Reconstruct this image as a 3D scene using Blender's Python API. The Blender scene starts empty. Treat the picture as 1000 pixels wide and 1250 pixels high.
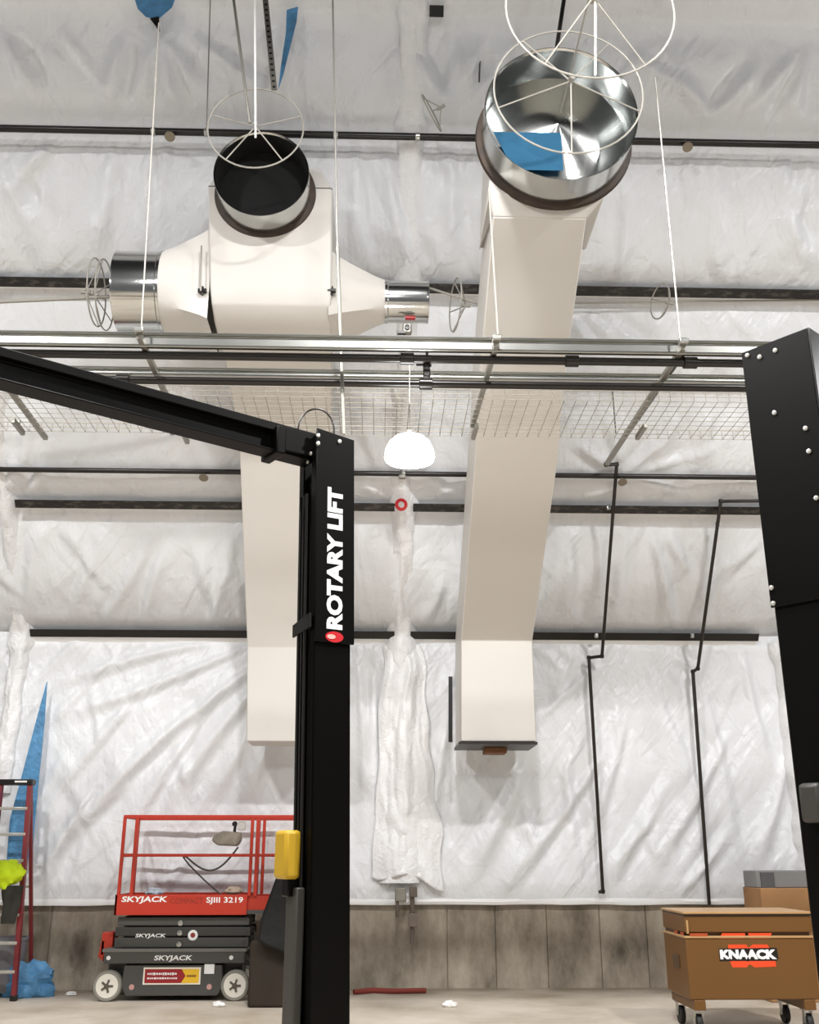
import bpy, bmesh, math, random
import numpy as np
from mathutils import Vector, Matrix, noise

random.seed(7)
SC = bpy.context.scene
COL = SC.collection
R = math.radians

# ------------------------------------------------------------------ camera
F = 1241.0            # focal length in pixels of the 1000 x 1250 frame
PITCH = R(18.6)
YAW = R(1.75)         # camera turned slightly right of the wall normal
EYE = Vector((0, 0, 1.6))
cam_d = bpy.data.cameras.new('camera')
cam = bpy.data.objects.new('camera', cam_d)
COL.objects.link(cam)
cam_d.sensor_fit = 'VERTICAL'
cam_d.sensor_height = 24.0
cam_d.lens = 24.0 * F / 1250.0
cam_d.clip_start = 0.05
cam.location = EYE
cam.rotation_euler = (R(90) + PITCH, 0, -YAW)
SC.camera = cam

# ------------------------------------------------------------------ light
world = bpy.data.worlds.new('world')
SC.world = world
world.use_nodes = True
wt = world.node_tree
w_tc = wt.nodes.new('ShaderNodeTexCoord')
w_sep = wt.nodes.new('ShaderNodeSeparateXYZ')
w_ramp = wt.nodes.new('ShaderNodeValToRGB')      # pale hall around, darker roof space overhead
w_ramp.color_ramp.elements[0].position = 0.50
w_ramp.color_ramp.elements[0].color = (0.97, 0.985, 1.0, 1)
w_ramp.color_ramp.elements[1].position = 0.78
w_ramp.color_ramp.elements[1].color = (0.10, 0.10, 0.10, 1)
w_map = wt.nodes.new('ShaderNodeMapRange')
w_map.inputs['From Min'].default_value = -1
w_map.inputs['From Max'].default_value = 1
wt.links.new(w_tc.outputs['Generated'], w_sep.inputs[0])
wt.links.new(w_sep.outputs['Z'], w_map.inputs['Value'])
wt.links.new(w_map.outputs['Result'], w_ramp.inputs['Fac'])
wt.links.new(w_ramp.outputs['Color'], wt.nodes['Background'].inputs['Color'])
wt.nodes['Background'].inputs['Strength'].default_value = 0.17


def unseen_point_light(x, y, z, power, color=(1, 0.988, 0.975)):
    d = bpy.data.lights.new('unseen_hall_light', 'POINT')
    d.shadow_soft_size = 0.35
    d.energy = power
    d.color = color
    o = bpy.data.objects.new('unseen_hall_light', d)
    COL.objects.link(o)
    o.location = (x, y, z)
    return o


def down_light(x, y, z, power, color=(1, 0.988, 0.975)):
    d = bpy.data.lights.new('unseen_hall_light', 'AREA')
    d.shape = 'DISK'
    d.size = 0.7
    d.energy = power
    d.color = color
    o = bpy.data.objects.new('unseen_hall_light', d)
    COL.objects.link(o)
    o.location = (x, y, z)


# unseen hall lights in rows above and behind the photographer
for lx in (-5.5, 0.3, 6.5):
    down_light(lx, 3.4, 9.8, 1020)
    unseen_point_light(lx, -5.0, 7.5, 520)
for lx in (-10.2, 10.4):  # unseen side lamps added for the highlight on the right post
    unseen_point_light(lx, 7.2, 7.4, 320)

SC.view_settings.view_transform = 'Standard'
SC.view_settings.look = 'None'
SC.view_settings.gamma = 1
SC.view_settings.use_curve_mapping = False
SC.view_settings.exposure = -0.10

# ------------------------------------------------------------------ projection helpers (for measuring)
_rot = cam.rotation_euler.to_matrix()


def ray(px, py):
    return (_rot @ Vector(((px - 500) / F, (625 - py) / F, -1.0)))


def at_y(px, py, Y):
    d = ray(px, py)
    return EYE + d * (Y / d.y)


def at_z(px, py, Z):
    d = ray(px, py)
    return EYE + d * ((Z - EYE.z) / d.z)


WALL_Y = 13.95
EAVE_Z = 4.50
SLOPE = R(52)
RD = Vector((0, -math.cos(SLOPE), math.sin(SLOPE)))      # up the roof slope
RN = Vector((0, -math.sin(SLOPE), -math.cos(SLOPE)))     # into the room
EAVE = Vector((0, WALL_Y, EAVE_Z))


def at_roof(px, py, off=0.0):
    d = ray(px, py)
    t = ((EAVE + RN * off) - EYE).dot(RN) / d.dot(RN)
    return EYE + d * t


def roof_s(py, px=460, off=0.0):
    return (at_roof(px, py, off) - EAVE).dot(RD)


def roof_p(X, s, off=0.0):
    return Vector((X, EAVE.y, EAVE.z)) + RD * s + RN * off


# ------------------------------------------------------------------ materials
def lin(h):
    h = h.lstrip('#')
    c = [int(h[i:i + 2], 16) / 255 for i in (0, 2, 4)]
    return tuple((v / 12.92 if v <= 0.04045 else ((v + 0.055) / 1.055) ** 2.4) for v in c) + (1,)


MATS = {}


def mat(name, hexc, rough=0.5, metal=0.0, bump=0.0, bscale=8.0, var=0.0, vscale=3.0, spec=0.5, emit=0.0, detail=5.0,
        distort=0.0, coat=0.0):
    if name in MATS:
        return MATS[name]
    m = bpy.data.materials.new(name)
    m.use_nodes = True
    nt = m.node_tree
    b = nt.nodes['Principled BSDF']
    c = lin(hexc)
    b.inputs['Base Color'].default_value = c
    b.inputs['Roughness'].default_value = rough
    b.inputs['Metallic'].default_value = metal
    b.inputs['Specular IOR Level'].default_value = spec
    if coat:
        b.inputs['Coat Weight'].default_value = coat
        b.inputs['Coat Roughness'].default_value = 0.12
    tc = nt.nodes.new('ShaderNodeTexCoord')
    if var:
        n = nt.nodes.new('ShaderNodeTexNoise')
        n.inputs['Scale'].default_value = vscale
        n.inputs['Detail'].default_value = 6
        nt.links.new(tc.outputs['Object'], n.inputs['Vector'])
        r = nt.nodes.new('ShaderNodeValToRGB')
        r.color_ramp.elements[0].position = 0.3
        r.color_ramp.elements[1].position = 0.7
        r.color_ramp.elements[0].color = tuple(max(0, v * (1 - var)) for v in c[:3]) + (1,)
        r.color_ramp.elements[1].color = tuple(min(1, v * (1 + var)) for v in c[:3]) + (1,)
        nt.links.new(n.outputs['Fac'], r.inputs['Fac'])
        nt.links.new(r.outputs['Color'], b.inputs['Base Color'])
    if bump:
        n2 = nt.nodes.new('ShaderNodeTexNoise')
        n2.inputs['Scale'].default_value = bscale
        n2.inputs['Detail'].default_value = detail
        n2.inputs['Distortion'].default_value = distort
        nt.links.new(tc.outputs['Object'], n2.inputs['Vector'])
        bp = nt.nodes.new('ShaderNodeBump')
        bp.inputs['Strength'].default_value = bump
        bp.inputs['Distance'].default_value = 0.05
        nt.links.new(n2.outputs['Fac'], bp.inputs['Height'])
        nt.links.new(bp.outputs['Normal'], b.inputs['Normal'])
    if emit:
        b.inputs['Emission Color'].default_value = c
        b.inputs['Emission Strength'].default_value = emit
    MATS[name] = m
    return m


PLASTIC = mat('white_poly_facing', '#E8EAED', rough=0.33, bump=0.40, bscale=4.0, detail=7, distort=1.2)


def add_creases(m):
    # long stretched creases slanting across the sheeting, on top of the fine crumple
    nt = m.node_tree
    b = nt.nodes['Principled BSDF']
    old = b.inputs['Normal'].links[0].from_node
    tc = next(n for n in nt.nodes if n.type == 'TEX_COORD')
    prev = old
    for ang, sc, st in ((-52, (.45, 1.0, 2.6), .55), (58, (.4, 1.0, 2.0), .40), (80, (.5, 1.0, 4.0), .22)):
        mp = nt.nodes.new('ShaderNodeMapping')
        mp.vector_type = 'TEXTURE'
        mp.inputs['Rotation'].default_value = (0, R(ang), 0)
        mp.inputs['Scale'].default_value = tuple(1 / v for v in (sc[0], 1.0, sc[2]))
        nz = nt.nodes.new('ShaderNodeTexNoise')
        nz.inputs['Scale'].default_value = 1.0
        nz.inputs['Detail'].default_value = 3
        nz.inputs['Distortion'].default_value = .4
        rp = nt.nodes.new('ShaderNodeValToRGB')
        rp.color_ramp.elements[0].position = .45
        rp.color_ramp.elements[1].position = .72
        bp = nt.nodes.new('ShaderNodeBump')
        bp.inputs['Strength'].default_value = st
        bp.inputs['Distance'].default_value = .05
        nt.links.new(tc.outputs['Object'], mp.inputs[0])
        nt.links.new(mp.outputs[0], nz.inputs['Vector'])
        nt.links.new(nz.outputs['Fac'], rp.inputs['Fac'])
        nt.links.new(rp.outputs['Color'], bp.inputs['Height'])
        nt.links.new(prev.outputs['Normal'], bp.inputs['Normal'])
        prev = bp
    nt.links.new(prev.outputs['Normal'], b.inputs['Normal'])


add_creases(PLASTIC)
WRAP = mat('wrapped_poly', '#F0F0F1', rough=0.38, bump=0.45, bscale=9.0, detail=6, distort=1.5)
HEM = mat('white_hem', '#F5F5F5', rough=0.4)
BLACKSTEEL = mat('black_steel', '#15110F', rough=0.35)
PIPE = mat('black_pipe', '#17120F', rough=0.3)
PIPEB = mat('brown_black_pipe', '#241B14', rough=0.4)
GALV = mat('galvanised', '#B9B9B4', rough=0.28, metal=1.0, var=0.08, vscale=4)
GALVD = mat('galvanised_dull', '#9A978F', rough=0.45, metal=0.85, var=0.1, vscale=6)
SHEET = mat('polished_sheet_metal', '#C9CAC8', rough=0.16, metal=1.0)
DUCTW = mat('white_duct_wrap', '#D6D2CC', rough=0.45, bump=0.05, bscale=3)
RUST = mat('brown_flange_sealant', '#37281B', rough=0.6, var=0.35, vscale=9)
UNLIT_BLACK = mat('unlit_interior_black', '#050505', rough=0.9)  # near-black colour stands for the unlit inside of the left collar
BLUEF = mat('blue_film', '#2B5A78', rough=0.7, spec=0.1)
BLUET = mat('blue_tarp', '#5590BE', rough=0.5, bump=0.5, bscale=14, var=0.25, vscale=8)
POSTBLK = mat('gloss_black_paint', '#060504', rough=0.38, spec=0.14)
POSTGL = mat('high_gloss_black_paint', '#060504', rough=0.30, spec=0.6)
POSTSAT = mat('satin_black_paint', '#161411', rough=0.45, spec=0.3)
WHITEP = mat('white_paint', '#F4F4F2', rough=0.5)
REDP = mat('red_paint', '#C8232B', rough=0.4)
ROD = mat('grey_rod', '#A5A29C', rough=0.4, metal=0.6)
HOOPM = mat('pale_hoop_wire', '#A5A199', rough=0.5, metal=0.2)
WIREM = mat('basket_wire', '#8E887C', rough=0.5, metal=0.3)


def slotted():
    m = bpy.data.materials.new('slotted_black_flange')
    m.use_nodes = True
    nt = m.node_tree
    b = nt.nodes['Principled BSDF']
    b.inputs['Roughness'].default_value = 0.45
    tc = nt.nodes.new('ShaderNodeTexCoord')
    n = nt.nodes.new('ShaderNodeTexNoise')
    n.inputs['Scale'].default_value = 1.0
    n.inputs['Detail'].default_value = 3
    mp = nt.nodes.new('ShaderNodeMapping')
    mp.inputs['Scale'].default_value = (9, 3, 30)
    nt.links.new(tc.outputs['Object'], mp.inputs[0])
    nt.links.new(mp.outputs[0], n.inputs['Vector'])
    r = nt.nodes.new('ShaderNodeValToRGB')
    r.color_ramp.elements[0].position = 0.50
    r.color_ramp.elements[1].position = 0.66
    r.color_ramp.elements[0].color = lin('#15110F')
    r.color_ramp.elements[1].color = lin('#46413A')
    nt.links.new(n.outputs['Fac'], r.inputs['Fac'])
    nt.links.new(r.outputs['Color'], b.inputs['Base Color'])
    return m


SLOT = slotted()


STAINS = [(at_y(757, 1163, 14).x - .5, .42, .10), (at_y(100, 1158, 14).x - .5, .45, .16)]     # wall object is centred on x = 0.5


def concrete_wall():
    m = bpy.data.materials.new('stained_concrete')
    m.use_nodes = True
    nt = m.node_tree
    b = nt.nodes['Principled BSDF']
    b.inputs['Roughness'].default_value = 0.8
    tc = nt.nodes.new('ShaderNodeTexCoord')
    mp = nt.nodes.new('ShaderNodeMapping')
    mp.inputs['Scale'].default_value = (1.6, 1.0, 0.8)
    nt.links.new(tc.outputs['Object'], mp.inputs[0])
    n = nt.nodes.new('ShaderNodeTexNoise')
    n.inputs['Scale'].default_value = 1.6
    n.inputs['Detail'].default_value = 9
    n.inputs['Roughness'].default_value = 0.65
    nt.links.new(mp.outputs[0], n.inputs['Vector'])
    r = nt.nodes.new('ShaderNodeValToRGB')
    e = r.color_ramp.elements
    e[0].position = 0.32
    e[0].color = lin('#70675A')
    e[1].position = 0.68
    e[1].color = lin('#B8AE9E')
    k = e.new(0.5)
    k.color = lin('#9A9081')
    nt.links.new(n.outputs['Fac'], r.inputs['Fac'])
    col = r.outputs['Color']
    for (sx, sz, rad) in STAINS:                      # oily patches on the concrete
        mp2 = nt.nodes.new('ShaderNodeMapping')
        mp2.vector_type = 'TEXTURE'
        mp2.inputs['Location'].default_value = (sx, 0, sz)
        mp2.inputs['Scale'].default_value = (rad, 50, rad * 1.7)
        nt.links.new(tc.outputs['Object'], mp2.inputs[0])
        ln = nt.nodes.new('ShaderNodeVectorMath')
        ln.operation = 'LENGTH'
        nt.links.new(mp2.outputs[0], ln.inputs[0])
        ad = nt.nodes.new('ShaderNodeMath')
        ad.operation = 'MULTIPLY_ADD'
        nt.links.new(n.outputs['Fac'], ad.inputs[0])
        ad.inputs[1].default_value = 1.6
        nt.links.new(ln.outputs['Value'], ad.inputs[2])
        rr = nt.nodes.new('ShaderNodeValToRGB')
        rr.color_ramp.elements[0].position = .9 / 2
        rr.color_ramp.elements[0].color = (.75, .75, .75, 1)
        rr.color_ramp.elements[1].position = 1.9 / 2
        rr.color_ramp.elements[1].color = (0, 0, 0, 1)
        hf = nt.nodes.new('ShaderNodeMath')
        hf.operation = 'MULTIPLY'
        hf.inputs[1].default_value = .5
        nt.links.new(ad.outputs[0], hf.inputs[0])
        nt.links.new(hf.outputs[0], rr.inputs['Fac'])
        mx = nt.nodes.new('ShaderNodeMix')
        mx.data_type = 'RGBA'
        nt.links.new(rr.outputs['Color'], mx.inputs['Factor'])
        nt.links.new(col, mx.inputs['A'])
        mx.inputs['B'].default_value = lin('#3F382F')
        col = mx.outputs['Result']
    nt.links.new(col, b.inputs['Base Color'])
    bp = nt.nodes.new('ShaderNodeBump')
    bp.inputs['Strength'].default_value = 0.25
    bp.inputs['Distance'].default_value = 0.02
    nt.links.new(n.outputs['Fac'], bp.inputs['Height'])
    nt.links.new(bp.outputs['Normal'], b.inputs['Normal'])
    return m


def concrete_floor():
    m = bpy.data.materials.new('dusty_concrete_floor')
    m.use_nodes = True
    nt = m.node_tree
    b = nt.nodes['Principled BSDF']
    tc = nt.nodes.new('ShaderNodeTexCoord')
    n = nt.nodes.new('ShaderNodeTexNoise')
    n.inputs['Scale'].default_value = 0.9
    n.inputs['Detail'].default_value = 9
    n.inputs['Roughness'].default_value = 0.6
    nt.links.new(tc.outputs['Object'], n.inputs['Vector'])
    r = nt.nodes.new('ShaderNodeValToRGB')
    e = r.color_ramp.elements
    e[0].position = 0.3
    e[0].color = lin('#A89A86')
    e[1].position = 0.62
    e[1].color = lin('#D2C8BA')
    nt.links.new(n.outputs['Fac'], r.inputs['Fac'])
    # darker ragged band along the foot of the wall (floor object is centred on y = 6)
    sp = nt.nodes.new('ShaderNodeSeparateXYZ')
    nt.links.new(tc.outputs['Object'], sp.inputs[0])
    ad = nt.nodes.new('ShaderNodeMath')
    ad.operation = 'MULTIPLY_ADD'
    n3 = nt.nodes.new('ShaderNodeTexNoise')
    n3.inputs['Scale'].default_value = 1.3
    n3.inputs['Detail'].default_value = 5
    nt.links.new(tc.outputs['Object'], n3.inputs['Vector'])
    nt.links.new(n3.outputs['Fac'], ad.inputs[0])
    ad.inputs[1].default_value = 1.5
    nt.links.new(sp.outputs['Y'], ad.inputs[2])
    mr = nt.nodes.new('ShaderNodeMapRange')
    mr.inputs['From Min'].default_value = 8.2
    mr.inputs['From Max'].default_value = 8.7
    mr.inputs['To Max'].default_value = .8
    nt.links.new(ad.outputs[0], mr.inputs['Value'])
    mx = nt.nodes.new('ShaderNodeMix')
    mx.data_type = 'RGBA'
    nt.links.new(mr.outputs['Result'], mx.inputs['Factor'])
    nt.links.new(r.outputs['Color'], mx.inputs['A'])
    mx.inputs['B'].default_value = lin('#6F6351')
    nt.links.new(mx.outputs['Result'], b.inputs['Base Color'])
    b.inputs['Roughness'].default_value = 0.55
    return m


CONC = concrete_wall()
FLOORM = concrete_floor()


# ------------------------------------------------------------------ mesh builder
class MB:
    def __init__(s):
        s.v = []
        s.f = []

    def add(s, vs, fs):
        o = len(s.v)
        s.v += [Vector(p) for p in vs]
        s.f += [tuple(i + o for i in f) for f in fs]
        return s

    def box(s, c, d, M=None):
        x, y, z = (k / 2 for k in d)
        vs = [Vector((i * x, j * y, k * z)) for i in (-1, 1) for j in (-1, 1) for k in (-1, 1)]
        if M is not None:
            vs = [M @ p for p in vs]
        vs = [p + Vector(c) for p in vs]
        return s.add(vs, [(0, 1, 3, 2), (4, 6, 7, 5), (0, 4, 5, 1), (2, 3, 7, 6), (0, 2, 6, 4), (1, 5, 7, 3)])

    def bar(s, a, b, w, h, up=(0, 0, 1)):
        a = Vector(a)
        b = Vector(b)
        d = (b - a).normalized()
        sd = d.cross(Vector(up)).normalized()
        u = sd.cross(d).normalized()
        vs = [p + sd * (i * w / 2) + u * (k * h / 2) for p in (a, b) for i, k in ((-1, -1), (1, -1), (1, 1), (-1, 1))]
        return s.add(vs, [(3, 2, 1, 0), (4, 5, 6, 7), (0, 1, 5, 4), (1, 2, 6, 5), (2, 3, 7, 6), (3, 0, 4, 7)])

    def tube(s, pts, r, n=10, closed=False):
        pts = [Vector(p) for p in pts]
        N = len(pts)
        rings = []
        prev = None
        for i, p in enumerate(pts):
            if closed:
                t = (pts[(i + 1) % N] - pts[i - 1]).normalized()
            elif i == 0:
                t = (pts[1] - p).normalized()
            elif i == N - 1:
                t = (p - pts[i - 1]).normalized()
            else:
                t = ((pts[i + 1] - p).normalized() + (p - pts[i - 1]).normalized())
                t = t.normalized() if t.length > 1e-6 else (pts[i + 1] - p).normalized()
            if prev is None:
                a = Vector((0, 0, 1)) if abs(t.z) < 0.9 else Vector((1, 0, 0))
            else:
                a = prev
            sd = t.cross(a).normalized()
            u = sd.cross(t).normalized()
            prev = u
            rr = r[i] if isinstance(r, (list, tuple)) else r
            k = 1.0
            if 0 < i < N - 1 and not closed:
                c = max(0.45, (pts[i + 1] - p).normalized().dot(t))
                k = 1 / c
            rings.append([p + (sd * math.cos(q) + u * math.sin(q)) * rr * (k if abs(k) < 1.6 else 1.4)
                          for q in (2 * math.pi * j / n for j in range(n))])
        vs = [q for rg in rings for q in rg]
        fs = []
        M = N if closed else N - 1
        for i in range(M):
            for j in range(n):
                a, b = i * n + j, i * n + (j + 1) % n
                c, d = ((i + 1) % N) * n + (j + 1) % n, ((i + 1) % N) * n + j
                fs.append((a, b, c, d))
        if not closed:
            fs.append(tuple(range(n - 1, -1, -1)))
            fs.append(tuple((N - 1) * n + j for j in range(n)))
        return s.add(vs, fs)

    def lathe(s, prof, origin, axis, n=40, cap=False):
        """prof: list of (radius, along axis)"""
        ax = Vector(axis).normalized()
        a = Vector((0, 0, 1)) if abs(ax.z) < 0.9 else Vector((1, 0, 0))
        sd = ax.cross(a).normalized()
        u = sd.cross(ax).normalized()
        vs = []
        for r, t in prof:
            for j in range(n):
                q = 2 * math.pi * j / n
                vs.append(Vector(origin) + ax * t + (sd * math.cos(q) + u * math.sin(q)) * r)
        fs = []
        for i in range(len(prof) - 1):
            for j in range(n):
                fs.append((i * n + j, i * n + (j + 1) % n, (i + 1) * n + (j + 1) % n, (i + 1) * n + j))
        if cap:
            fs.append(tuple(range(n - 1, -1, -1)))
            fs.append(tuple((len(prof) - 1) * n + j for j in range(n)))
        return s.add(vs, fs)

    def ring(s, c, axis, R_, r, n=48, m=6):
        ax = Vector(axis).normalized()
        a = Vector((0, 0, 1)) if abs(ax.z) < 0.9 else Vector((1, 0, 0))
        sd = ax.cross(a).normalized()
        u = sd.cross(ax).normalized()
        pts = [Vector(c) + (sd * math.cos(q) + u * math.sin(q)) * R_ for q in (2 * math.pi * j / n for j in range(n))]
        return s.tube(pts, r, m, closed=True)

    def prism(s, poly, d):
        """poly: 3D points of a planar outline; d: extrusion vector"""
        n = len(poly)
        a = [Vector(p) for p in poly]
        b = [p + Vector(d) for p in a]
        fs = [tuple(range(n - 1, -1, -1)), tuple(range(n, 2 * n))]
        fs += [(i, (i + 1) % n, n + (i + 1) % n, n + i) for i in range(n)]
        return s.add(a + b, fs)

    def grid(s, P, nu, nv):
        fs = [(j * nu + i, j * nu + i + 1, (j + 1) * nu + i + 1, (j + 1) * nu + i)
              for j in range(nv - 1) for i in range(nu - 1)]
        return s.add(P, fs)

    def xf(s, M):
        s.v = [M @ p for p in s.v]
        return s

    def build(s, name, m, parent=None, bevel=0.0, smooth=True, origin=None, sharp=True):
        me = bpy.data.meshes.new(name)
        if parent is not None:
            org = Vector(parent['_o']) if '_o' in parent else Vector((0, 0, 0))
        elif origin is not None:
            org = Vector(origin)
        else:
            xs = [p.x for p in s.v]
            ys = [p.y for p in s.v]
            zs = [p.z for p in s.v]
            org = Vector(((min(xs) + max(xs)) / 2, (min(ys) + max(ys)) / 2, min(zs)))
        me.from_pydata([tuple(p - org) for p in s.v], [], s.f)
        me.update()
        bm = bmesh.new()
        bm.from_mesh(me)
        bmesh.ops.recalc_face_normals(bm, faces=bm.faces)
        bm.to_mesh(me)
        bm.free()
        if smooth:
            me.shade_smooth()
            if sharp:
                me.set_sharp_from_angle(angle=R(38))
        me.materials.append(m)
        o = bpy.data.objects.new(name, me)
        COL.objects.link(o)
        if parent is not None:
            o.parent = parent
            o['_o'] = tuple(org)
        else:
            o.location = org
            o['_o'] = tuple(org)
        if bevel:
            b = o.modifiers.new('bevel', 'BEVEL')
            b.width = bevel
            b.segments = 2
            b.limit_method = 'ANGLE'
        return o


def tag(o, label, cat, group=None):
    o['label'] = label
    o['category'] = cat
    if group:
        o['group'] = group
    return o


def thing(name, loc, label, cat, group=None):
    o = bpy.data.objects.new(name, None)
    COL.objects.link(o)
    o.location = loc
    o.empty_display_size = 0.1
    o['_o'] = tuple(loc)
    return tag(o, label, cat, group)


def struct(name, mb, m, smooth=True, **k):
    o = mb.build(name, m, smooth=smooth, **k)
    o['kind'] = 'structure'
    return o


def copy_tree(o, parent=None):
    c = o.copy()
    COL.objects.link(c)
    if parent is not None:
        c.parent = parent
    for ch in list(o.children):
        copy_tree(ch, c)
    return c


def text(name, body, pos, xd, yd, height, m, parent, width=None, extrude=0.002, bold=0.0, shear=0.0):
    cu = bpy.data.curves.new('lettering', 'FONT')
    cu.body = body
    cu.size = 1.0
    cu.extrude = 0.0
    cu.offset = bold
    cu.shear = shear
    cu.resolution_u = 3
    ob = bpy.data.objects.new('lettering_tmp', cu)
    COL.objects.link(ob)
    bpy.context.view_layer.update()
    me = bpy.data.meshes.new_from_object(ob.evaluated_get(bpy.context.evaluated_depsgraph_get()))
    bpy.data.objects.remove(ob)
    vs = [v.co.copy() for v in me.vertices]
    x0 = min(v.x for v in vs)
    x1 = max(v.x for v in vs)
    y0 = min(v.y for v in vs)
    y1 = max(v.y for v in vs)
    sy = height / (y1 - y0)
    sx = (width / (x1 - x0)) if width else sy
    xd = Vector(xd).normalized()
    yd = Vector(yd).normalized()
    nd = xd.cross(yd)
    base = [Vector(pos) + xd * ((v.x - x0) * sx) + yd * ((v.y - y0) * sy) for v in vs]
    fs = [tuple(p.vertices) for p in me.polygons]
    mb = MB()
    mb.add([p + nd * extrude for p in base], fs)
    # thin sides so that the letters have real thickness
    edge = {}
    for f in fs:
        for a, b in zip(f, f[1:] + f[:1]):
            edge[(a, b)] = edge.get((a, b), 0) + 1
    n = len(base)
    mb.v += base
    for (a, b) in edge:
        if (b, a) not in edge:
            mb.f.append((a, b, n + b, n + a))
    return mb.build(name, m, parent, smooth=False)


# ================================================================== SETTING
# floor
mb = MB()
mb.box((0.5, 6.0, -0.1), (24, 19, 0.2))
struct('floor', mb, FLOORM)
# concrete stem wall, cast in panels with grooves
mb = MB()
WX0, WX1 = -9.0, 10.0
joints = [at_y(x, 1150, 14.0).x for x in (60, 170, 426, 546, 605, 668, 733, 790)]
xs = [WX0] + joints + [WX1]
for a, b in zip(xs[:-1], xs[1:]):
    mb.box(((a + b) / 2, 14.15, 0.5), (b - a - 0.018, 0.3, 1.0))
mb.box(((WX0 + WX1) / 2, 14.17, 0.5), (WX1 - WX0, 0.3, 0.999))
struct('wall_rear', mb, CONC)

PUR_Y = [775, 619, 478, 351, 152, 12]
PUR_S = [roof_s(y, off=0.15) for y in PUR_Y]
COLX = [at_y(18, 850, 13.9).x, at_y(490, 850, 13.9).x, at_y(968, 900, 13.9).x]


def fold_field(X, S, folds):
    D = np.zeros_like(X)
    for (x0, s0, x1, s1, amp, sig) in folds:
        dx, ds = x1 - x0, s1 - s0
        L = math.hypot(dx, ds) + 1e-6
        ux, us = dx / L, ds / L
        t = (X - x0) * ux + (S - s0) * us
        d = -(X - x0) * us + (S - s0) * ux
        d = d + 0.10 * L * 0.25 * np.sin(t / L * 3.0 + x0 * 5)
        tt = np.clip(t / L, -0.2, 1.2)
        w = np.clip(1.15 - np.abs(tt - 0.45) * 1.9, 0, 1)
        w = w * w * (3 - 2 * w)
        sg = sig * (0.6 + 0.9 * np.clip(tt, 0, 1))
        q = d / sg
        D += amp * w * (np.exp(-q * q) - 0.55 * np.exp(-(q - 1.7) ** 2))
    return D


def vnoise(X, S, sc, seed):
    out = np.empty(X.size)
    xf_, sf_ = X.ravel(), S.ravel()
    for i in range(X.size):
        out[i] = noise.noise(Vector((xf_[i] * sc[0], sf_[i] * sc[1], seed)))
    return out.reshape(X.shape)


def wall_px(px, py):
    p = at_y(px, py, WALL_Y)
    return p.x, p.z


def roof_px(px, py):
    p = at_roof(px, py)
    return p.x, (p - EAVE).dot(RD)


# vertical plastic sheeting on the lower wall
step = 0.034
xs = np.arange(-8.0, 9.0, step)
zs = np.linspace(0.985, EAVE_Z, 104)
X, Z = np.meshgrid(xs, zs)
folds = []
for a, b, amp, sig in [
    ((330, 792), (110, 985), .045, .06), ((300, 790), (60, 880), .035, .05), ((345, 800), (190, 1010), .04, .06),
    ((250, 790), (50, 840), .03, .05), ((215, 880), (45, 1075), .045, .06), ((270, 850), (130, 1040), .03, .05),
    ((180, 830), (50, 985), .03, .05), ((120, 960), (45, 1090), .035, .05), ((345, 880), (300, 985), .03, .06),
    ((300, 900), (250, 990), .03, .06), ((150, 800), (45, 900), .02, .04),
    ((655, 885), (742, 798), .025, .04), ((735, 930), (600, 1092), .045, .06), ((690, 920), (705, 1085), .03, .06),
    ((800, 990), (735, 1085), .04, .06), ((960, 930), (915, 1060), .05, .06), ((850, 820), (820, 800), .02, .04),
    ((760, 870), (700, 1090), .025, .05), ((640, 930), (560, 1090), .05, .08), ((620, 920), (660, 1090), .02, .06),
    ((880, 900), (790, 1085), .03, .05), ((905, 800), (945, 960), .04, .06), ((850, 815), (900, 1080), .02, .05),
    ((830, 1085), (900, 1000), .03, .05), ((430, 800), (455, 1090), .025, .05), ((455, 800), (470, 1090), .03, .05),
    ((545, 830), (520, 1090), .03, .05), ((700, 800), (670, 870), .02, .04), ((780, 800), (870, 1000), .015, .05),
]:
    folds.append(wall_px(*a) + wall_px(*b) + (amp * 1.9, sig * 1.35))
rng = random.Random(3)
for i in range(60):
    x0 = rng.uniform(-7.5, 8.5)
    z0 = rng.uniform(1.1, 4.4)
    a = rng.uniform(-0.9, 0.9)
    L = rng.uniform(0.5, 1.5)
    folds.append((x0, z0, x0 + L * math.sin(a), z0 + L * math.cos(a), rng.uniform(.015, .035), rng.uniform(.05, .08)))
D = fold_field(X, Z, folds)
D += 0.028 * vnoise(X, Z, (1.1, 0.6), 3.3) + 0.010 * vnoise(X + 0.6 * Z, Z, (4.5, 1.6), 9.1)
edge = np.clip((Z - 0.985) / 0.25, 0, 1) * np.clip((EAVE_Z - Z) / 0.2, 0, 1)
D = (D + 0.05) * edge + 0.02
Yv = WALL_Y - np.clip(D, -0.02, 0.3)
mb = MB()
P = [(x, y, z) for x, y, z in zip(X.ravel(), Yv.ravel(), Z.ravel())]
mb.grid(P, len(xs), len(zs))
struct('wall_rear_upper', mb, PLASTIC, origin=(0, WALL_Y, 1.0), sharp=False)

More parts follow.
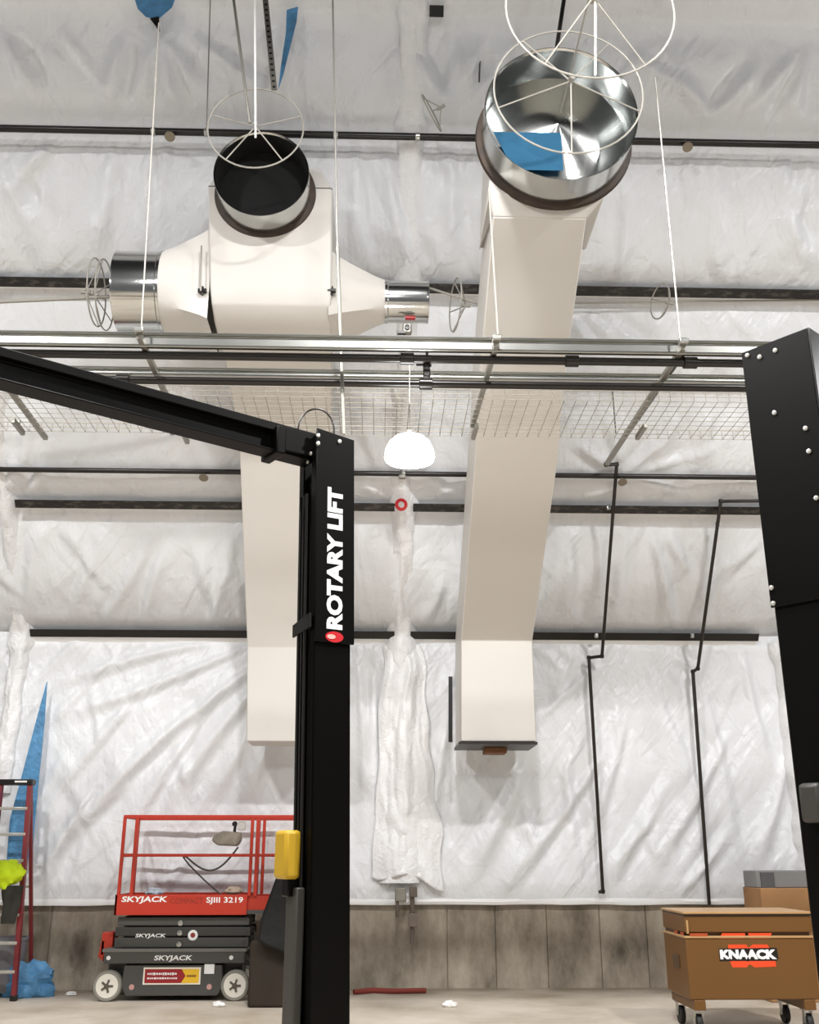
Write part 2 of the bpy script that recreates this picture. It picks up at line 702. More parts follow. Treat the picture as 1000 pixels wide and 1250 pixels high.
# sloping plastic-faced underside of the roof
s_top = 10.5
ss = np.arange(-0.02, s_top, 0.042)
xs2 = np.arange(-8.0, 9.0, 0.046)
X, S = np.meshgrid(xs2, ss)
folds = []
for a, b, amp, sig in [
    ((170, 770), (215, 645), .03, .05), ((120, 770), (190, 640), .025, .05), ((250, 770), (290, 640), .03, .05),
    ((270, 765), (240, 650), .025, .05), ((90, 760), (130, 640), .02, .05), ((300, 770), (290, 700), .02, .04),
    ((790, 635), (825, 770), .05, .05), ((815, 640), (835, 700), .03, .05), ((700, 640), (690, 770), .03, .07),
    ((880, 660), (840, 760), .03, .06), ((925, 660), (870, 700), .03, .06), ((760, 640), (745, 765), .025, .05),
    ((735, 640), (720, 760), .025, .05), ((860, 640), (850, 760), .03, .05), ((540, 700), (515, 765), .03, .05),
    ((760, 575), (690, 530), .03, .04), ((760, 575), (820, 525), .03, .04), ((760, 575), (740, 500), .025, .04),
    ((765, 580), (860, 612), .02, .04), ((780, 575), (880, 540), .02, .04), ((755, 585), (700, 612), .02, .04),
    ((840, 480), (800, 560), .03, .06), ((870, 480), (850, 560), .03, .05),
    ((690, 380), (730, 430), .05, .05), ((700, 375), (760, 420), .04, .05), ((740, 380), (790, 440), .03, .05),
    ((150, 40), (130, 150), .05, .07), ((195, 45), (225, 150), .05, .06), ((190, 45), (170, 150), .04, .06),
    ((200, 40), (260, 130), .04, .06), ((240, 40), (335, 130), .05, .06), ((5, 40), (50, 130), .05, .06),
    ((60, 170), (0, 260), .03, .08), ((0, 190), (60, 310), .04, .08), ((140, 170), (120, 320), .03, .06),
    ((180, 170), (185, 320), .03, .06), ((205, 170), (200, 330), .03, .06), ((500, 40), (545, 150), .05, .07),
    ((560, 60), (530, 160), .05, .06), ((590, 40), (550, 150), .05, .06), ((610, 80), (560, 150), .04, .06),
    ((770, 60), (860, 150), .04, .07), ((860, 150), (930, 70), .05, .06), ((860, 150), (800, 60), .04, .06),
    ((970, 60), (900, 155), .05, .07), ((960, 170), (950, 240), .03, .06), ((990, 40), (960, 150), .04, .06),
    ((950, 260), (990, 330), .03, .08), ((880, 180), (860, 330), .02, .08), ((990, 200), (940, 330), .03, .08),
    ((430, 170), (440, 330), .04, .06), ((470, 170), (500, 330), .04, .06), ((545, 170), (550, 340), .03, .06),
    ((650, 20), (610, 70), .04, .06), ((30, 620), (60, 560), .03, .04), ((20, 620), (0, 560), .03, .04),
    ((10, 610), (25, 540), .03, .04), ((520, 610), (570, 585), .02, .04), ((470, 610), (440, 585), .02, .04),
]:
    folds.append(roof_px(*a) + roof_px(*b) + (amp * 1.8, sig * 1.35))
for i in range(90):
    x0 = rng.uniform(-7.5, 8.5)
    z0 = rng.uniform(0.2, s_top - .3)
    a = rng.uniform(-0.8, 0.8)
    L = rng.uniform(0.6, 1.6)
    folds.append((x0, z0, x0 + L * math.sin(a), z0 + L * math.cos(a), rng.uniform(.018, .042), rng.uniform(.06, .09)))
D = fold_field(X, S, folds)
D += 0.03 * vnoise(X, S, (0.9, 0.6), 5.3) + 0.012 * vnoise(X + 0.5 * S, S, (4.0, 1.3), 2.1)
near = np.ones_like(S)
for ps in PUR_S + [0.0]:
    near = np.minimum(near, np.clip((np.abs(S - ps + .08) - .09) / 0.30, 0, 1))
near = near * near * (3 - 2 * near)
sag = np.zeros_like(S)
knots = [0.0] + PUR_S + [s_top]
for k0, k1 in zip(knots[:-1], knots[1:]):
    k1 -= .17
    w_ = k1 - k0
    if w_ > .4:
        t_ = np.clip((S - k0) / w_, 0, 1)
        sag += min(.26, .10 * w_) * np.sin(math.pi * t_ ** .72) * ((S >= k0) & (S < k1))
D = (D * 1.25 + 0.02) * near + sag
D = np.clip(D, -0.05, 0.5)
mb = MB()
P = [roof_p(x, s, d) for x, s, d in zip(X.ravel(), S.ravel(), D.ravel())]
mb.grid(P, len(xs2), len(ss))
struct('ceiling', mb, PLASTIC, origin=(0, WALL_Y, EAVE_Z), sharp=False)

# folded hem of the sheeting over the top of the concrete
mb = MB()
nx = 240
P = []
for j, (dy, dz) in enumerate([(0.0, 0.07), (-0.05, 0.06), (-0.065, 0.02), (-0.055, -0.02), (0.0, -0.025)]):
    for i in range(nx):
        x = -8 + 17 * i / (nx - 1)
        w = noise.noise(Vector((x * 1.7, j * .4, 1))) * 0.018
        P.append((x, 13.97 + dy + w * .6, 1.005 + dz + w))
mb.grid(P, nx, 5)
struct('trim_1', mb, HEM)

# ------------------------------------------------------------------ purlins with wrapped lips
PG = 'black steel purlins under the plastic sheeting'
BAYS = [(COLX[0] + .14, COLX[1] - .10), (COLX[1] + .12, COLX[2] - .36)]
pl = {
    0: ('lowest black purlin, level with the duct elbows', 0.055),
    1: ('second black purlin up, level with the red ring', 0.055),
    3: ('slotted black purlin at the height of the side arms', 0.06),
    5: ('topmost purlin, at the top edge of the photo', 0.06),
}
for i, (lab, hw) in pl.items():
    for b, (xa, xb) in enumerate(BAYS):
        if i == 5 and b == 0:
            continue
        if i == 5:
            xa, xb = at_roof(524, 5).x, at_roof(541, 5).x
        elif i > 0 and b == 1:
            xb = 8.8
        if i == 3 and b == 0:
            xa = -7.9
        s0 = PUR_S[i]
        side = 'left' if b == 0 else 'right'
        loc = roof_p((xa + xb) / 2, s0, 0.0)
        o = thing('steel_purlin', loc, '%s, %s of the wrapped centre rafter' % (lab, side)
                  if i != 5 else 'short bare stub of black purlin at the very top, above the wrapped rafter',
                  'beam', PG)
        mb = MB()
        off = 0.15
        pts = []
        for X_ in (xa, xb):
            for (ds, dn) in ((-hw, off), (hw, off), (hw, off + .012), (-hw, off + .012)):
                pts.append(roof_p(X_, s0 + ds, dn))
        mb.add(pts, [(3, 2, 1, 0), (4, 5, 6, 7), (0, 1, 5, 4), (1, 2, 6, 5), (2, 3, 7, 6), (3, 0, 4, 7)])
        mb.build('flange', SLOT if i in (1, 3) else BLACKSTEEL, o)
        if i != 5:
            mb = MB()
            pts = []
            lo = .05 if i else .03
            wz = at_y(460, 790, 13.9).z
            for X_ in (xa + .02, xb - .02):
                if i == 0:
                    fb = roof_p(X_, s0 - hw, off - .002)
                    pts += [Vector((X_, WALL_Y - .0, wz)), fb, fb + Vector((0, 0, .012)), Vector((X_, WALL_Y - .0, wz + .012))]
                    continue
                for (ds, dn) in ((-hw - lo, -0.03), (-hw + .02, off - .002), (-hw + .03, off - .002), (-hw + .01 - lo, -0.03)):
                    pts.append(roof_p(X_, s0 + ds, dn))
            mb.add(pts, [(3, 2, 1, 0), (4, 5, 6, 7), (0, 1, 5, 4), (1, 2, 6, 5), (2, 3, 7, 6), (3, 0, 4, 7)])
            lp = mb.build('wrapped_lip', HEM, o)
            lp['label'] = 'white plastic covered web below the black flange'

# ------------------------------------------------------------------ wrapped columns and rafters
def wrap(mb, pts, ns, w, d, seed, amp=0.03, nu=16):
    """half-round, crumpled sleeve along pts; ns = outward normals"""
    P = []
    for k, (p, n) in enumerate(zip(pts, ns)):
        for i in range(nu):
            a = math.pi * i / (nu - 1)
            r = 1 + 0.0
            q = Vector((p.x * 2.0 + math.cos(a) * 1.2, p.z * 2.6 + p.y, seed + a))
            e = noise.noise(q) * amp + abs(noise.noise(q * 2.3)) * amp * 1.3
            ww = w[k] if isinstance(w, list) else w
            P.append(p + Vector((-math.cos(a) * (ww / 2 + e * .7), 0, 0)) + n * ((math.sin(a) ** 0.7) * d + e * math.sin(a)))
    mb.grid(P, nu, len(pts))


wl = ['white plastic wrapped column and rafter at the left edge of the photo',
      'white plastic wrapped centre column and rafter between the two ducts',
      'white plastic wrapped corner column beside the right black lift post']
for c, X_ in enumerate(COLX):
    mb = MB()
    pts, ns, w = [], [], []
    zlow = [2.35, 1.25, 1.05][c]
    K = 70
    for k in range(K):
        z = zlow + (EAVE_Z - .12 - zlow) * k / (K - 1)
        pts.append(Vector((X_, WALL_Y - .02, z)))
        ns.append(Vector((0, -1, 0)))
        wid = [.22, .40, .30][c]
        if c == 1:
            wid = .34 + .22 * max(0, 1 - k / 40)
        knot = math.exp(-((k - K + 3) / 3.0) ** 2)
        w.append(wid + .14 * knot)
    if c != 2:
        for k in range(1, 150):
            s = 9.6 * k / 149
            pts.append(roof_p(X_, s, 0))
            ns.append(RN)
            knot = max(math.exp(-((s - ps) / .10) ** 2) for ps in PUR_S)
            w.append([.20, .30][c] + .10 * knot)
    wrap(mb, pts, ns, w, 0.17 if c != 2 else .22, 10 + 7 * c, 0.045)
    o = mb.build('wrapped_column', WRAP, sharp=False)
    tag(o, wl[c], 'column', 'columns wrapped in white plastic')

# loose drape over the foot of the centre column
mb = MB()
P = []
nu, nv = 60, 90
for j in range(nv):
    v = j / (nv - 1)
    y = 786 + (1082 - 786) * v
    xl = 468 - 14 * v + 5 * noise.noise(Vector((v * 5, 1, 0)))
    xr = 512 + 30 * v ** .8 + 9 * noise.noise(Vector((v * 6, 5, 0)))
    for i in range(nu):
        u = i / (nu - 1)
        yy = y + (7 * math.sin(u * 7 + 1) * v) - (16 * (1 - u) * v)
        p = at_y(xl + (xr - xl) * u, yy, 13.84)
        fold = 0.035 * math.sin(u * 13 + v * 3.5 + 2 * noise.noise(Vector((v * 3, u, 7)))) + 0.07 * noise.noise(Vector((u * 4, v * 4, 4))) + .03 * noise.noise(Vector((u * 11, v * 12, 2)))
        P.append(p + Vector((0, -0.10 * math.sin(math.pi * u) - fold * math.sin(math.pi * u) ** .5, 0)) * min(1, .25 + v * 5))
mb.grid(P, nu, nv)
o = mb.build('plastic_drape', WRAP, sharp=False)
sm = o.modifiers.new('thickness', 'SOLIDIFY')
sm.thickness = 0.006
tag(o, 'loose white plastic flap hanging in folds down the centre column', 'plastic sheet')

# ================================================================== DUCTS
def ring_rect(xl, xr, y, Y, back):
    a = at_y(xl, y, Y)
    b = at_y(xr, y, Y)
    b.z = a.z = (a.z + b.z) / 2
    back = Vector(back)
    return [a, b, b + back, a + back]


def duct_body(mb, rings):
    base = len(mb.v)
    for r in rings:
        mb.v += r
    n = len(rings)
    for k in range(n - 1):
        for j in range(4):
            a = base + k * 4 + j
            b = base + k * 4 + (j + 1) % 4
            mb.f.append((a, b, b + 4, a + 4))
    mb.f.append((base, base + 1, base + 2, base + 3))
    e = base + (n - 1) * 4
    mb.f.append((e + 3, e + 2, e + 1, e))


def collar(parent, c, axis, r, L, inner, inside_depth, flange_r=None, inm=None):
    ax = Vector(axis).normalized()
    c = Vector(c)
    mb = MB()
    mb.lathe([(r - .012, L - .02), (r, L), (r + .006, L), (r + .004, L - .02), (r, 0.0)], c, ax, 64)
    mb.build('collar', SHEET, parent)
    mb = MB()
    mb.lathe([(r - .012, L - .02), (r - .013, 0.02 - inside_depth)], c, ax, 64)
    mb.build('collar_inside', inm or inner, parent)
    if flange_r:
        mb = MB()
        fr = flange_r
        prof = [(r - .005, -.02), (fr, -.02), (fr + .01, .0), (fr, .035), (r - .005, .05)]
        mb.lathe(prof, c, ax, 64)
        f = mb.build('flange', RUST, parent)
        f['label'] = 'brown sealed joint flange'


# --- left duct
BK = Vector((0, .55, .10))
o = thing('air_duct', at_y(345, 905, 13.0), 'left white air duct with a cross of side arms and a black-mouthed round collar', 'duct', 'white air ducts')
mb = MB()
duct_body(mb, [ring_rect(301, 405, 905, 12.9, (0, .6, 0)), ring_rect(302, 405, 790, 12.9, (0, .5, .1)),
               ring_rect(292, 405, 535, 11.5, (0, .34, .27)), ring_rect(275, 404, 440, 10.4, (0, .4, .5))])
mb.build('duct_run', DUCTW, o, bevel=0.012)
mb = MB()
pr = []
for (y, Y, xl, xr, bk) in [(440, 10.4, 275, 404, (0, .35, .5)), (420, 10.05, 268, 404, (0, .6, .5)), (392, 9.72, 261, 404, (0, .9, .35)),
                           (372, 9.58, 258, 404, (0, 1.0, .15)), (350, 9.52, 256, 405, (0, 1.0, 0)), (228, 9.5, 254, 406, (0, 1.0, 0))]:
    pr.append(ring_rect(xl, xr, y, Y, bk))
duct_body(mb, pr)
top = pr[-1]
# chamfered top
a, b = at_y(268, 205, 9.6), at_y(390, 205, 9.6)
mb.add(top + [a, b, b + Vector((0, .8, 0)), a + Vector((0, .8, 0))],
       [(0, 1, 5, 4), (1, 2, 6, 5), (2, 3, 7, 6), (3, 0, 4, 7), (4, 5, 6, 7)])
mb.build('plenum', DUCTW, o, bevel=0.02)
cc = at_y(324, 237, 9.5)
collar(o, cc, (0, -1, -.07), .50, .40, UNLIT_BLACK, 0.0, .545)
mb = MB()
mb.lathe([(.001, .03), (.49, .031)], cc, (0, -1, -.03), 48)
mb.build('unlit_interior', UNLIT_BLACK, o)  # black disc painted as the darkness of the unlit duct
# side arms
def arm(o, sx, xa, xb, xc, ya, yb, yc, Y):
    # xa plenum side (ya = top,bottom), xb joint, xc mouth
    pa0, pa1 = at_y(xa, ya[0], Y), at_y(xa, ya[1], Y)
    pb0, pb1 = at_y(xb, yb[0], Y), at_y(xb, yb[1], Y)
    pc = at_y(xc, (yc[0] + yc[1]) / 2, Y)
    cb = (pb0 + pb1) / 2
    rb = abs(pb0.z - pb1.z) / 2
    ca = (pa0 + pa1) / 2
    ha = abs(pa0.z - pa1.z) / 2
    mb = MB()
    n = 48
    rings = []
    for k in range(7):
        t = k / 6
        c = ca.lerp(cb, t)
        rr = []
        for j in range(n):
            q = 2 * math.pi * j / n
            cz, cy = math.cos(q), math.sin(q)
            m_ = max(abs(cz), abs(cy))
            sq = Vector((0, cy / m_ * .42, cz / m_ * ha))
            ro = Vector((0, cy * rb * 1.02, cz * rb * 1.02))
            rr.append(c + sq.lerp(ro, t ** .8))
        rings += rr
    fs = [(i * n + j, i * n + (j + 1) % n, (i + 1) * n + (j + 1) % n, (i + 1) * n + j) for i in range(6) for j in range(n)]
    fs.append(tuple(6 * n + j for j in range(n)))
    mb.add(rings, fs)
    mb.build('side_arm', DUCTW, o)
    L = abs(pc.x - cb.x)
    ax = Vector((sx, 0, 0))
    mb = MB()
    mb.lathe([(rb - .01, .05), (rb - .012, L - .01), (rb, L), (rb + .008, L - .004), (rb, L - .03), (rb * 1.0, .04), (rb + .012, .03), (rb + .012, 0)], cb, ax, 56)
    mb.lathe([(.001, .06), (rb - .01, .06)], cb, ax, 56)
    mb.build('side_collar', SHEET, o)
    if sx > 0:
        MB().box(cb + Vector((.28, -.05, -rb + .0)), (.11, .06, .012)).build('red_sticker', REDP, o)
    mb = MB()
    cl = cb + Vector((sx * .01, -rb * .86, rb * .35))
    mb.box(cl, (.05, .03, .05))
    mb.box(cl + Vector((sx * .03, -.01, -.06)), (.03, .03, .03))
    mb.build('clip', BLACKSTEEL, o)


arm(o, -1, 264, 203, 146, (302, 412), (315, 402), (319, 402), 10.0)
arm(o, 1, 404, 470, 523, (330, 408), (346, 391), (348, 390), 10.0)
for px in (247, 405):
    mb = MB()
    p = at_y(px, 355, 9.55)
    mb.box(p, (.09, .05, .03))
    mb.tube([p + Vector((0, 0, -.05)), p + Vector((0, 0, .05))], .015, 8)
    mb.build('hanger_bracket', BLACKSTEEL, o)

# --- right duct
o = thing('air_duct', at_y(607, 908, 13.0), 'right white air duct ending in the largest open metal collar, reflection cone and blue film inside', 'duct', 'white air ducts')
mb = MB()
duct_body(mb, [ring_rect(563, 655, 905, 12.7, (0, .95, 0)), ring_rect(563, 650, 782, 12.7, (0, .95, .2)),
               ring_rect(580, 681, 560, 10.35, (0, .5, .62)), ring_rect(584, 687, 480, 9.65, (0, .45, .62)),
               ring_rect(602, 716, 266, 8.12, (0, .4, .62))])
mb.build('duct_run', DUCTW, o, bevel=0.012)
mb = MB()
duct_body(mb, [ring_rect(602, 716, 266, 8.12, (0, .8, .3)), ring_rect(597, 738, 238, 8.02, (0, .9, 0)),
               ring_rect(600, 748, 110, 8.12, (0, .8, 0))])
mb.build('plenum', DUCTW, o, bevel=0.015)
cc = at_y(676, 172, 8.0)
cax = Vector((0, -1, -.05))
collar(o, cc, cax, .70, .42, mat('shaded_sheet_metal', '#A3A7A6', rough=.2, metal=1.0), 0.0, .74)  # same sheet metal as the collar, darkened for the shade inside
mb = MB()
mb.lathe([(.69, .02), (.66, .03), (.02, .25), (.001, .255)], cc, cax, 64)  # cone added to stand for the conical reflection inside the polished collar
f = mb.build('reflection_cone', SHEET, o)
f['label'] = 'metal cone added for the reflection inside the collar'
mb = MB()
axn = cax.normalized()
upv = Vector((1, 0, 0)).cross(axn)
upv = upv if upv.z > 0 else -upv
q0 = cc + axn * .20
mb.add([q0 + Vector((-.60, 0, 0)) - upv * .06 + axn * .0, q0 + Vector((.02, 0, 0)) - upv * .10 + axn * .06,
        q0 + Vector((.04, 0, 0)) - upv * .46, q0 + Vector((-.42, 0, 0)) - upv * .46], [(0, 1, 2, 3)])
bf = mb.build('blue_film', BLUEF, o, smooth=False)
bf.modifiers.new('thickness', 'SOLIDIFY').thickness = .004
bf['label'] = 'blue protective film inside the collar'
mb = MB()
a, b = at_y(558, 908, 12.95), at_y(652, 908, 12.95)
mb.box(((a + b) / 2 + Vector((0, .1, -.02))), (b.x - a.x, .8, .03))
mb.build('end_frame', PIPEB, o)
mb = MB()
p = at_y(604, 917, 13.2)
mb.box(p, (.28, .3, .07))
mb.build('damper_stub', mat('rusty_brown', '#7A5233', rough=.7, var=.2), o, bevel=.01)
mb = MB()
a, b = at_y(550, 826, 12.95), at_y(550, 906, 12.95)
mb.bar(a, b, .05, .03, up=(0, 1, 0))
mb.build('hanger_strap', BLACKSTEEL, o)
for px in (572, 640):
    q = at_y(px, 850, 13.75)
    MB().box(q, (.05, .5, .05)).build('wall_bracket', GALVD, o)

# ================================================================== FABRIC DUCT HOOPS
def hoop(c, axis, r, label, rot=0.0, hub_fwd=.12, wire=.0085, group=None, nsp=5):
    o = thing('duct_hoop', c, label, 'hoop', group or 'bare wire hoops for fabric duct')
    ax = Vector(axis).normalized()
    MB().ring(c, ax, r, wire).build('rim', HOOPM, o)
    a = Vector((0, 0, 1)) if abs(ax.z) < .9 else Vector((1, 0, 0))
    sd = ax.cross(a).normalized()
    u = sd.cross(ax).normalized()
    hub = Vector(c) + ax * hub_fwd
    for k in range(nsp):
        q = rot + 2 * math.pi * k / nsp
        e = Vector(c) + (sd * math.cos(q) + u * math.sin(q)) * r
        MB().tube([hub, e], wire * .8, 6).build('spoke', HOOPM, o)
    MB().tube([hub - ax * .05, hub + ax * .05], wire * 2.2, 10).build('hub', HOOPM, o)
    return o


zr = at_y(681, 142, 7.65).z
xr_ = at_y(681, 142, 7.65).x
hoop((xr_ + .04, 7.32, zr), (0, -1, 0), .665, 'wire hoop right in front of the large open collar', rot=.95)
hoop((xr_ + .05, 6.40, zr), (0, -1, 0), .68, 'wire hoop farther from the large collar, cut by the top edge of the photo', rot=.3)
zl = at_y(321, 209, 9.1).z
xl_ = at_y(321, 209, 9.1).x
hoop((xl_ + .0, 8.42, zl), (0, -1, 0), .475, 'wire hoop right in front of the smaller black-mouthed collar', rot=-.95, hub_fwd=.02)
ay = at_y(146, 360, 10.0)
hoop(at_y(118, 357, 9.95), (-1, 0, 0), .37, 'edge-on wire hoop at far left, the one farther from the left side collar', rot=.3)
hoop(at_y(128, 360, 10.05), (-1, 0, 0), .39, 'edge-on wire hoop nearest the mouth of the left side collar', rot=.9)
hoop(at_y(556, 372, 10.0), (1, .15, 0), .30, 'edge-on wire hoop between the right side collar and the right duct', rot=.4)
hoop(at_y(806, 368, 10.2), (1, .3, 0), .20, 'small loose wire hoop below the purlin on the right', rot=.4, nsp=3)
hoop(at_y(527, 138, 9.4), (.95, -.45, .35), .22, 'small brownish wire hoop resting on the top pipe left of the large collar', rot=.2, nsp=3)
def rodthing(pts, r, label, m=ROD, cat='rod', name='hanger_rod', group='thin hanger rods and wires'):
    return tag(MB().tube(pts, r, 8).build(name, m), label, cat, group)


rodthing([(xr_ + .02, 5.4, zr + .02), (xr_ + .02, 7.6, zr)], .008, 'pale centre rod through the hoops of the large collar', HOOPM, name='centre_rod')
rodthing([at_y(-60, 371, 9.95), at_y(140, 362, 10.0)], .022, 'pale rod lying through the edge-on hoops at far left', HOOPM, name='centre_rod')
rodthing([at_y(525, 352, 10.0), at_y(585, 371, 10.0)], .014, 'short pale rod between the right side collar and the right duct', HOOPM, name='centre_rod')
rodthing([at_y(700, 370, 11.0), at_y(1010, 366, 11.0)], .014, 'long pale rod below the purlin at the right edge', HOOPM, name='centre_rod')

# ================================================================== PIPES
def sprinkler_pipe(label, py, off, r, heads=(), couplings=(), xa=-8, xb=8.9, Z=None, clamps=(), hp=1):
    if Z is None:
        c = at_roof(460, py, off)
    else:
        c = at_z(460, py, Z)
    o = thing('sprinkler_pipe', (0, c.y, c.z), label, 'pipe', 'black sprinkler pipes')
    MB().tube([(xa, c.y, c.z), (xb, c.y, c.z)], r, 14).build('pipe', PIPE, o)
    for px in couplings:
        X_ = at_y(px, py, c.y).x
        MB().lathe([(r, -.06), (r * 1.45, -.055), (r * 1.45, .055), (r, .06)], (X_, c.y, c.z), (1, 0, 0), 14).build('coupling', PIPE, o)
    for px in heads:
        X_ = at_y(px, py, c.y).x
        h = MB()
        hc = Vector((X_, c.y - r * .4, c.z - r * hp))
        h.lathe([(.012, 0), (.02, .03), (.02, .06), (.05, .075), (.06, .08), (.06, .086), (.001, .087)], hc, (0, -.5, -.85), 16)
        hd = h.build('sprinkler_head', mat('brass_head', '#8C8272', rough=.45, metal=.5), o)
        hd['label'] = 'small round brass coloured sprinkler head'
    for px in clamps:
        X_ = at_y(px, py, c.y).x
        MB().lathe([(r * 1.12, -.025), (r * 1.22, -.02), (r * 1.22, .02), (r * 1.12, .025)], (X_, c.y, c.z), (1, 0, 0), 14).build('clamp', GALV, o)
    return o, c


sprinkler_pipe('black sprinkler pipe highest up, passing behind both round collars', 166, .30, .042, heads=(209, 836), clamps=(187, 252, 410, 510))
sprinkler_pipe('black sprinkler pipe level with the bottom of the glowing lamp', 578, .25, .034, heads=(250, 758), clamps=(492,))
sprinkler_pipe('upper of the two black pipes under the silver strut rail', 437.5, 0, .036, Z=5.57, couplings=(698, 842, 497))
sprinkler_pipe('lower of the two black pipes, above the wire basket tray', 468, 0, .036, Z=5.55, couplings=(520, 150))


def drop_pipe(label, pts, r, clips, stub=None):
    o = thing('drop_pipe', pts[-1], label, 'pipe', 'thin black drop pipes on the plastic wall')
    MB().tube(pts, r, 10).build('pipe', PIPEB, o)
    for p in pts[1:-1]:
        mb = MB()
        mb.lathe([(.001, -r * 1.5), (r * 1.1, -r * 1.2), (r * 1.45, 0), (r * 1.1, r * 1.2), (.001, r * 1.5)], p, (0, 0, 1), 10)
        mb.build('elbow', PIPE, o)
    for p in clips:
        MB().box(p, (.05, .04, .06)).build('clip', GALV, o, bevel=.005)
    return o


ROFF = .22
d1 = [at_z(834, 432, 5.62), at_roof(740, 567, ROFF + .05), at_roof(753, 567, ROFF + .05), at_y(735, 801, 13.62),
      at_y(719, 803, 13.72), at_y(736, 1088, 13.82), at_y(731, 1089, 13.82)]
drop_pipe('thin black drop pipe from the long diagonal strut down to mid wall, left of two', d1, .022,
          [at_roof(743, 619, ROFF + .02), at_roof(728, 776, ROFF)])
d2 = [at_roof(960, 611, ROFF), at_roof(880, 612, ROFF), at_y(852, 816, 13.62), at_y(846, 820, 13.70), at_y(866, 1104, 13.85)]
drop_pipe('thin black drop pipe reaching down behind the brown tool chest, right of two', d2, .022,
          [at_roof(876, 640, ROFF), at_roof(845, 776, ROFF)])

# ================================================================== STRUT TRAPEZE
ZT = 5.6
SG = 'silver strut arms of the tray support'
struts = [((-6, 452), (56, 535), 'grey strut arm at the far left under the black lift beam', (22, 521)),
          ((170, 410), (229, 540), 'grey strut arm crossed by the black lift beam', (207, 521)),
          ((606, 420), (577, 520), 'grey strut arm in front of the right white duct', (580, 527)),
          ((834, 424), (741, 566), 'longest grey strut arm, beside the right lift post', (783, 527))]
for a, b, lab, br in struts:
    A, B = at_z(a[0], a[1], ZT + .02), at_z(b[0], b[1], ZT + .02)
    o = thing('support_strut', A, lab, 'strut', SG)
    mb = MB()
    mb.bar(A, B, .045, .045)
    mb.build('channel', GALVD, o, bevel=.004)
    mb = MB()
    p = at_z(br[0], br[1], ZT - .05)
    d = (B - A).normalized()
    mb.bar(p - d * .16, p + d * .16, .04, .05)
    mb.bar(p, p + Vector((0, 0, .07)), .03, .03, up=(0, 1, 0))
    mb.build('tray_clip', GALVD, o, bevel=.004)
    mb = MB()
    mb.box(A + Vector((0, -.02, .04)), (.08, .07, .05))
    mb.build('rod_nut', GALV, o, bevel=.01)


def rail(y, h, label, y2=None):
    c = at_z(460, y, ZT + .06)
    o = thing('strut_rail', (0, c.y, c.z), label, 'rail', 'silver strut rails')
    mb = MB()
    w, t = .06, .006
    prof = [(-w / 2, h / 2), (-w / 2, -h / 2), (w / 2, -h / 2), (w / 2, h / 2), (w / 2 - .02, h / 2), (w / 2 - .02, h / 2 - t), (w / 2 - t, h / 2 - t),
            (w / 2 - t, -h / 2 + t), (-w / 2 + t, -h / 2 + t), (-w / 2 + t, h / 2 - t), (-w / 2 + .02, h / 2 - t), (-w / 2 + .02, h / 2)]
    mb.prism([(-7.5, c.y + a, c.z + b) for a, b in prof], (15.5, 0, 0))
    mb.build('channel', GALV, o)
    mb = MB()
    mb.tube([(-7.5, c.y - .045, c.z + h / 2), (8, c.y - .045, c.z + h / 2)], .012, 8)
    mb.build('upper_conduit', GALV, o)
    mb = MB()
    mb.tube([(-7.5, c.y - .045, c.z - h / 2 - .01), (8, c.y - .045, c.z - h / 2 - .01)], .012, 8)
    mb.build('lower_conduit', GALV, o)
    return c


rail(421, .10, 'front silver strut rail with pale conduits, above the upper black pipe')
rail(459, .05, 'rear silver strut rail just above the lower black pipe')

# basket tray
mb = MB()
ya, yb = at_z(460, 482, ZT).y, at_z(460, 528, ZT).y
for k in range(9):
    y = ya + (yb - ya) * k / 8
    mb.bar((-7, y, ZT - .03), (7.5, y, ZT - .03), .005, .005)
for zz in (.05, .10):
    for y in (ya, yb):
        mb.bar((-7, y, ZT - .03 + zz), (7.5, y, ZT - .03 + zz), .005, .005)
x = -7.0
while x < 7.5:
    mb.tube([(x, ya, ZT + .07), (x, ya, ZT - .03), (x, yb, ZT - .03), (x, yb, ZT + .07)], .0025, 4)
    x += .11
o = mb.build('wire_basket_tray', WIREM, smooth=False)
tag(o, 'long pale wire mesh basket tray across the room below the black pipes', 'cable tray')

# hanger rods up to the roof
def up_rod(a, b, Y, r, label, m=ROD):
    return rodthing([at_y(a[0], a[1], Y), at_y(b[0], b[1], Y)], r, label, m)


yf = at_z(460, 412, ZT).y
rodthing([at_z(172, 410, ZT + .05), at_y(194, 28, 7.62)], .007, 'thin rod rising from the strut arm crossed by the lift beam', HOOPM)
rodthing([at_z(608, 414, ZT + .05), at_y(597, 230, 7.55)], .010, 'thin pale rod rising from the strut arm over the right duct', HOOPM)
rodthing([at_z(831, 420, ZT + .05), at_z(831, 420, ZT + .05) + Vector((0, 0, 2.75))], .008, 'thin rod rising from the longest strut arm to the hoop ring', ROD)
up_rod((420, 530), (412, 300), 7.9, .016, 'grey threaded rod standing behind the left lift post', GALVD)
up_rod((412, 300), (406, -10), 7.9, .009, 'thin grey wire continuing above the left lift post')
up_rod((305, 150), (284, -10), 8.0, .014, 'grey rod slanting down to the black-mouthed collar', GALVD)
up_rod((312, 168), (311, -10), 7.95, .010, 'white rope hanging straight down to the black-mouthed collar', WHITEP)
up_rod((252, 165), (257, -10), 9.0, .007, 'thin wire left of the black-mouthed collar')
up_rod((245, 355), (246, 300), 9.5, .010, 'short grey rod at the left side of the left plenum')
pa, pb = at_y(673, 104, 8.45), at_y(690, -10, 8.2)
rodthing([pa, pa + (pb - pa) * 3.2], .022, 'black pole from the top of the photo down to the large collar', BLACKSTEEL)
up_rod((727, 92), (727, -10), 6.6, .009, 'white rope hanging through the hoops of the large collar', WHITEP)
up_rod((740, 375), (752, 530), 11.6, .008, 'thin dark wire on the plastic right of the right duct', mat('dark_wire', '#55504A', rough=.6))
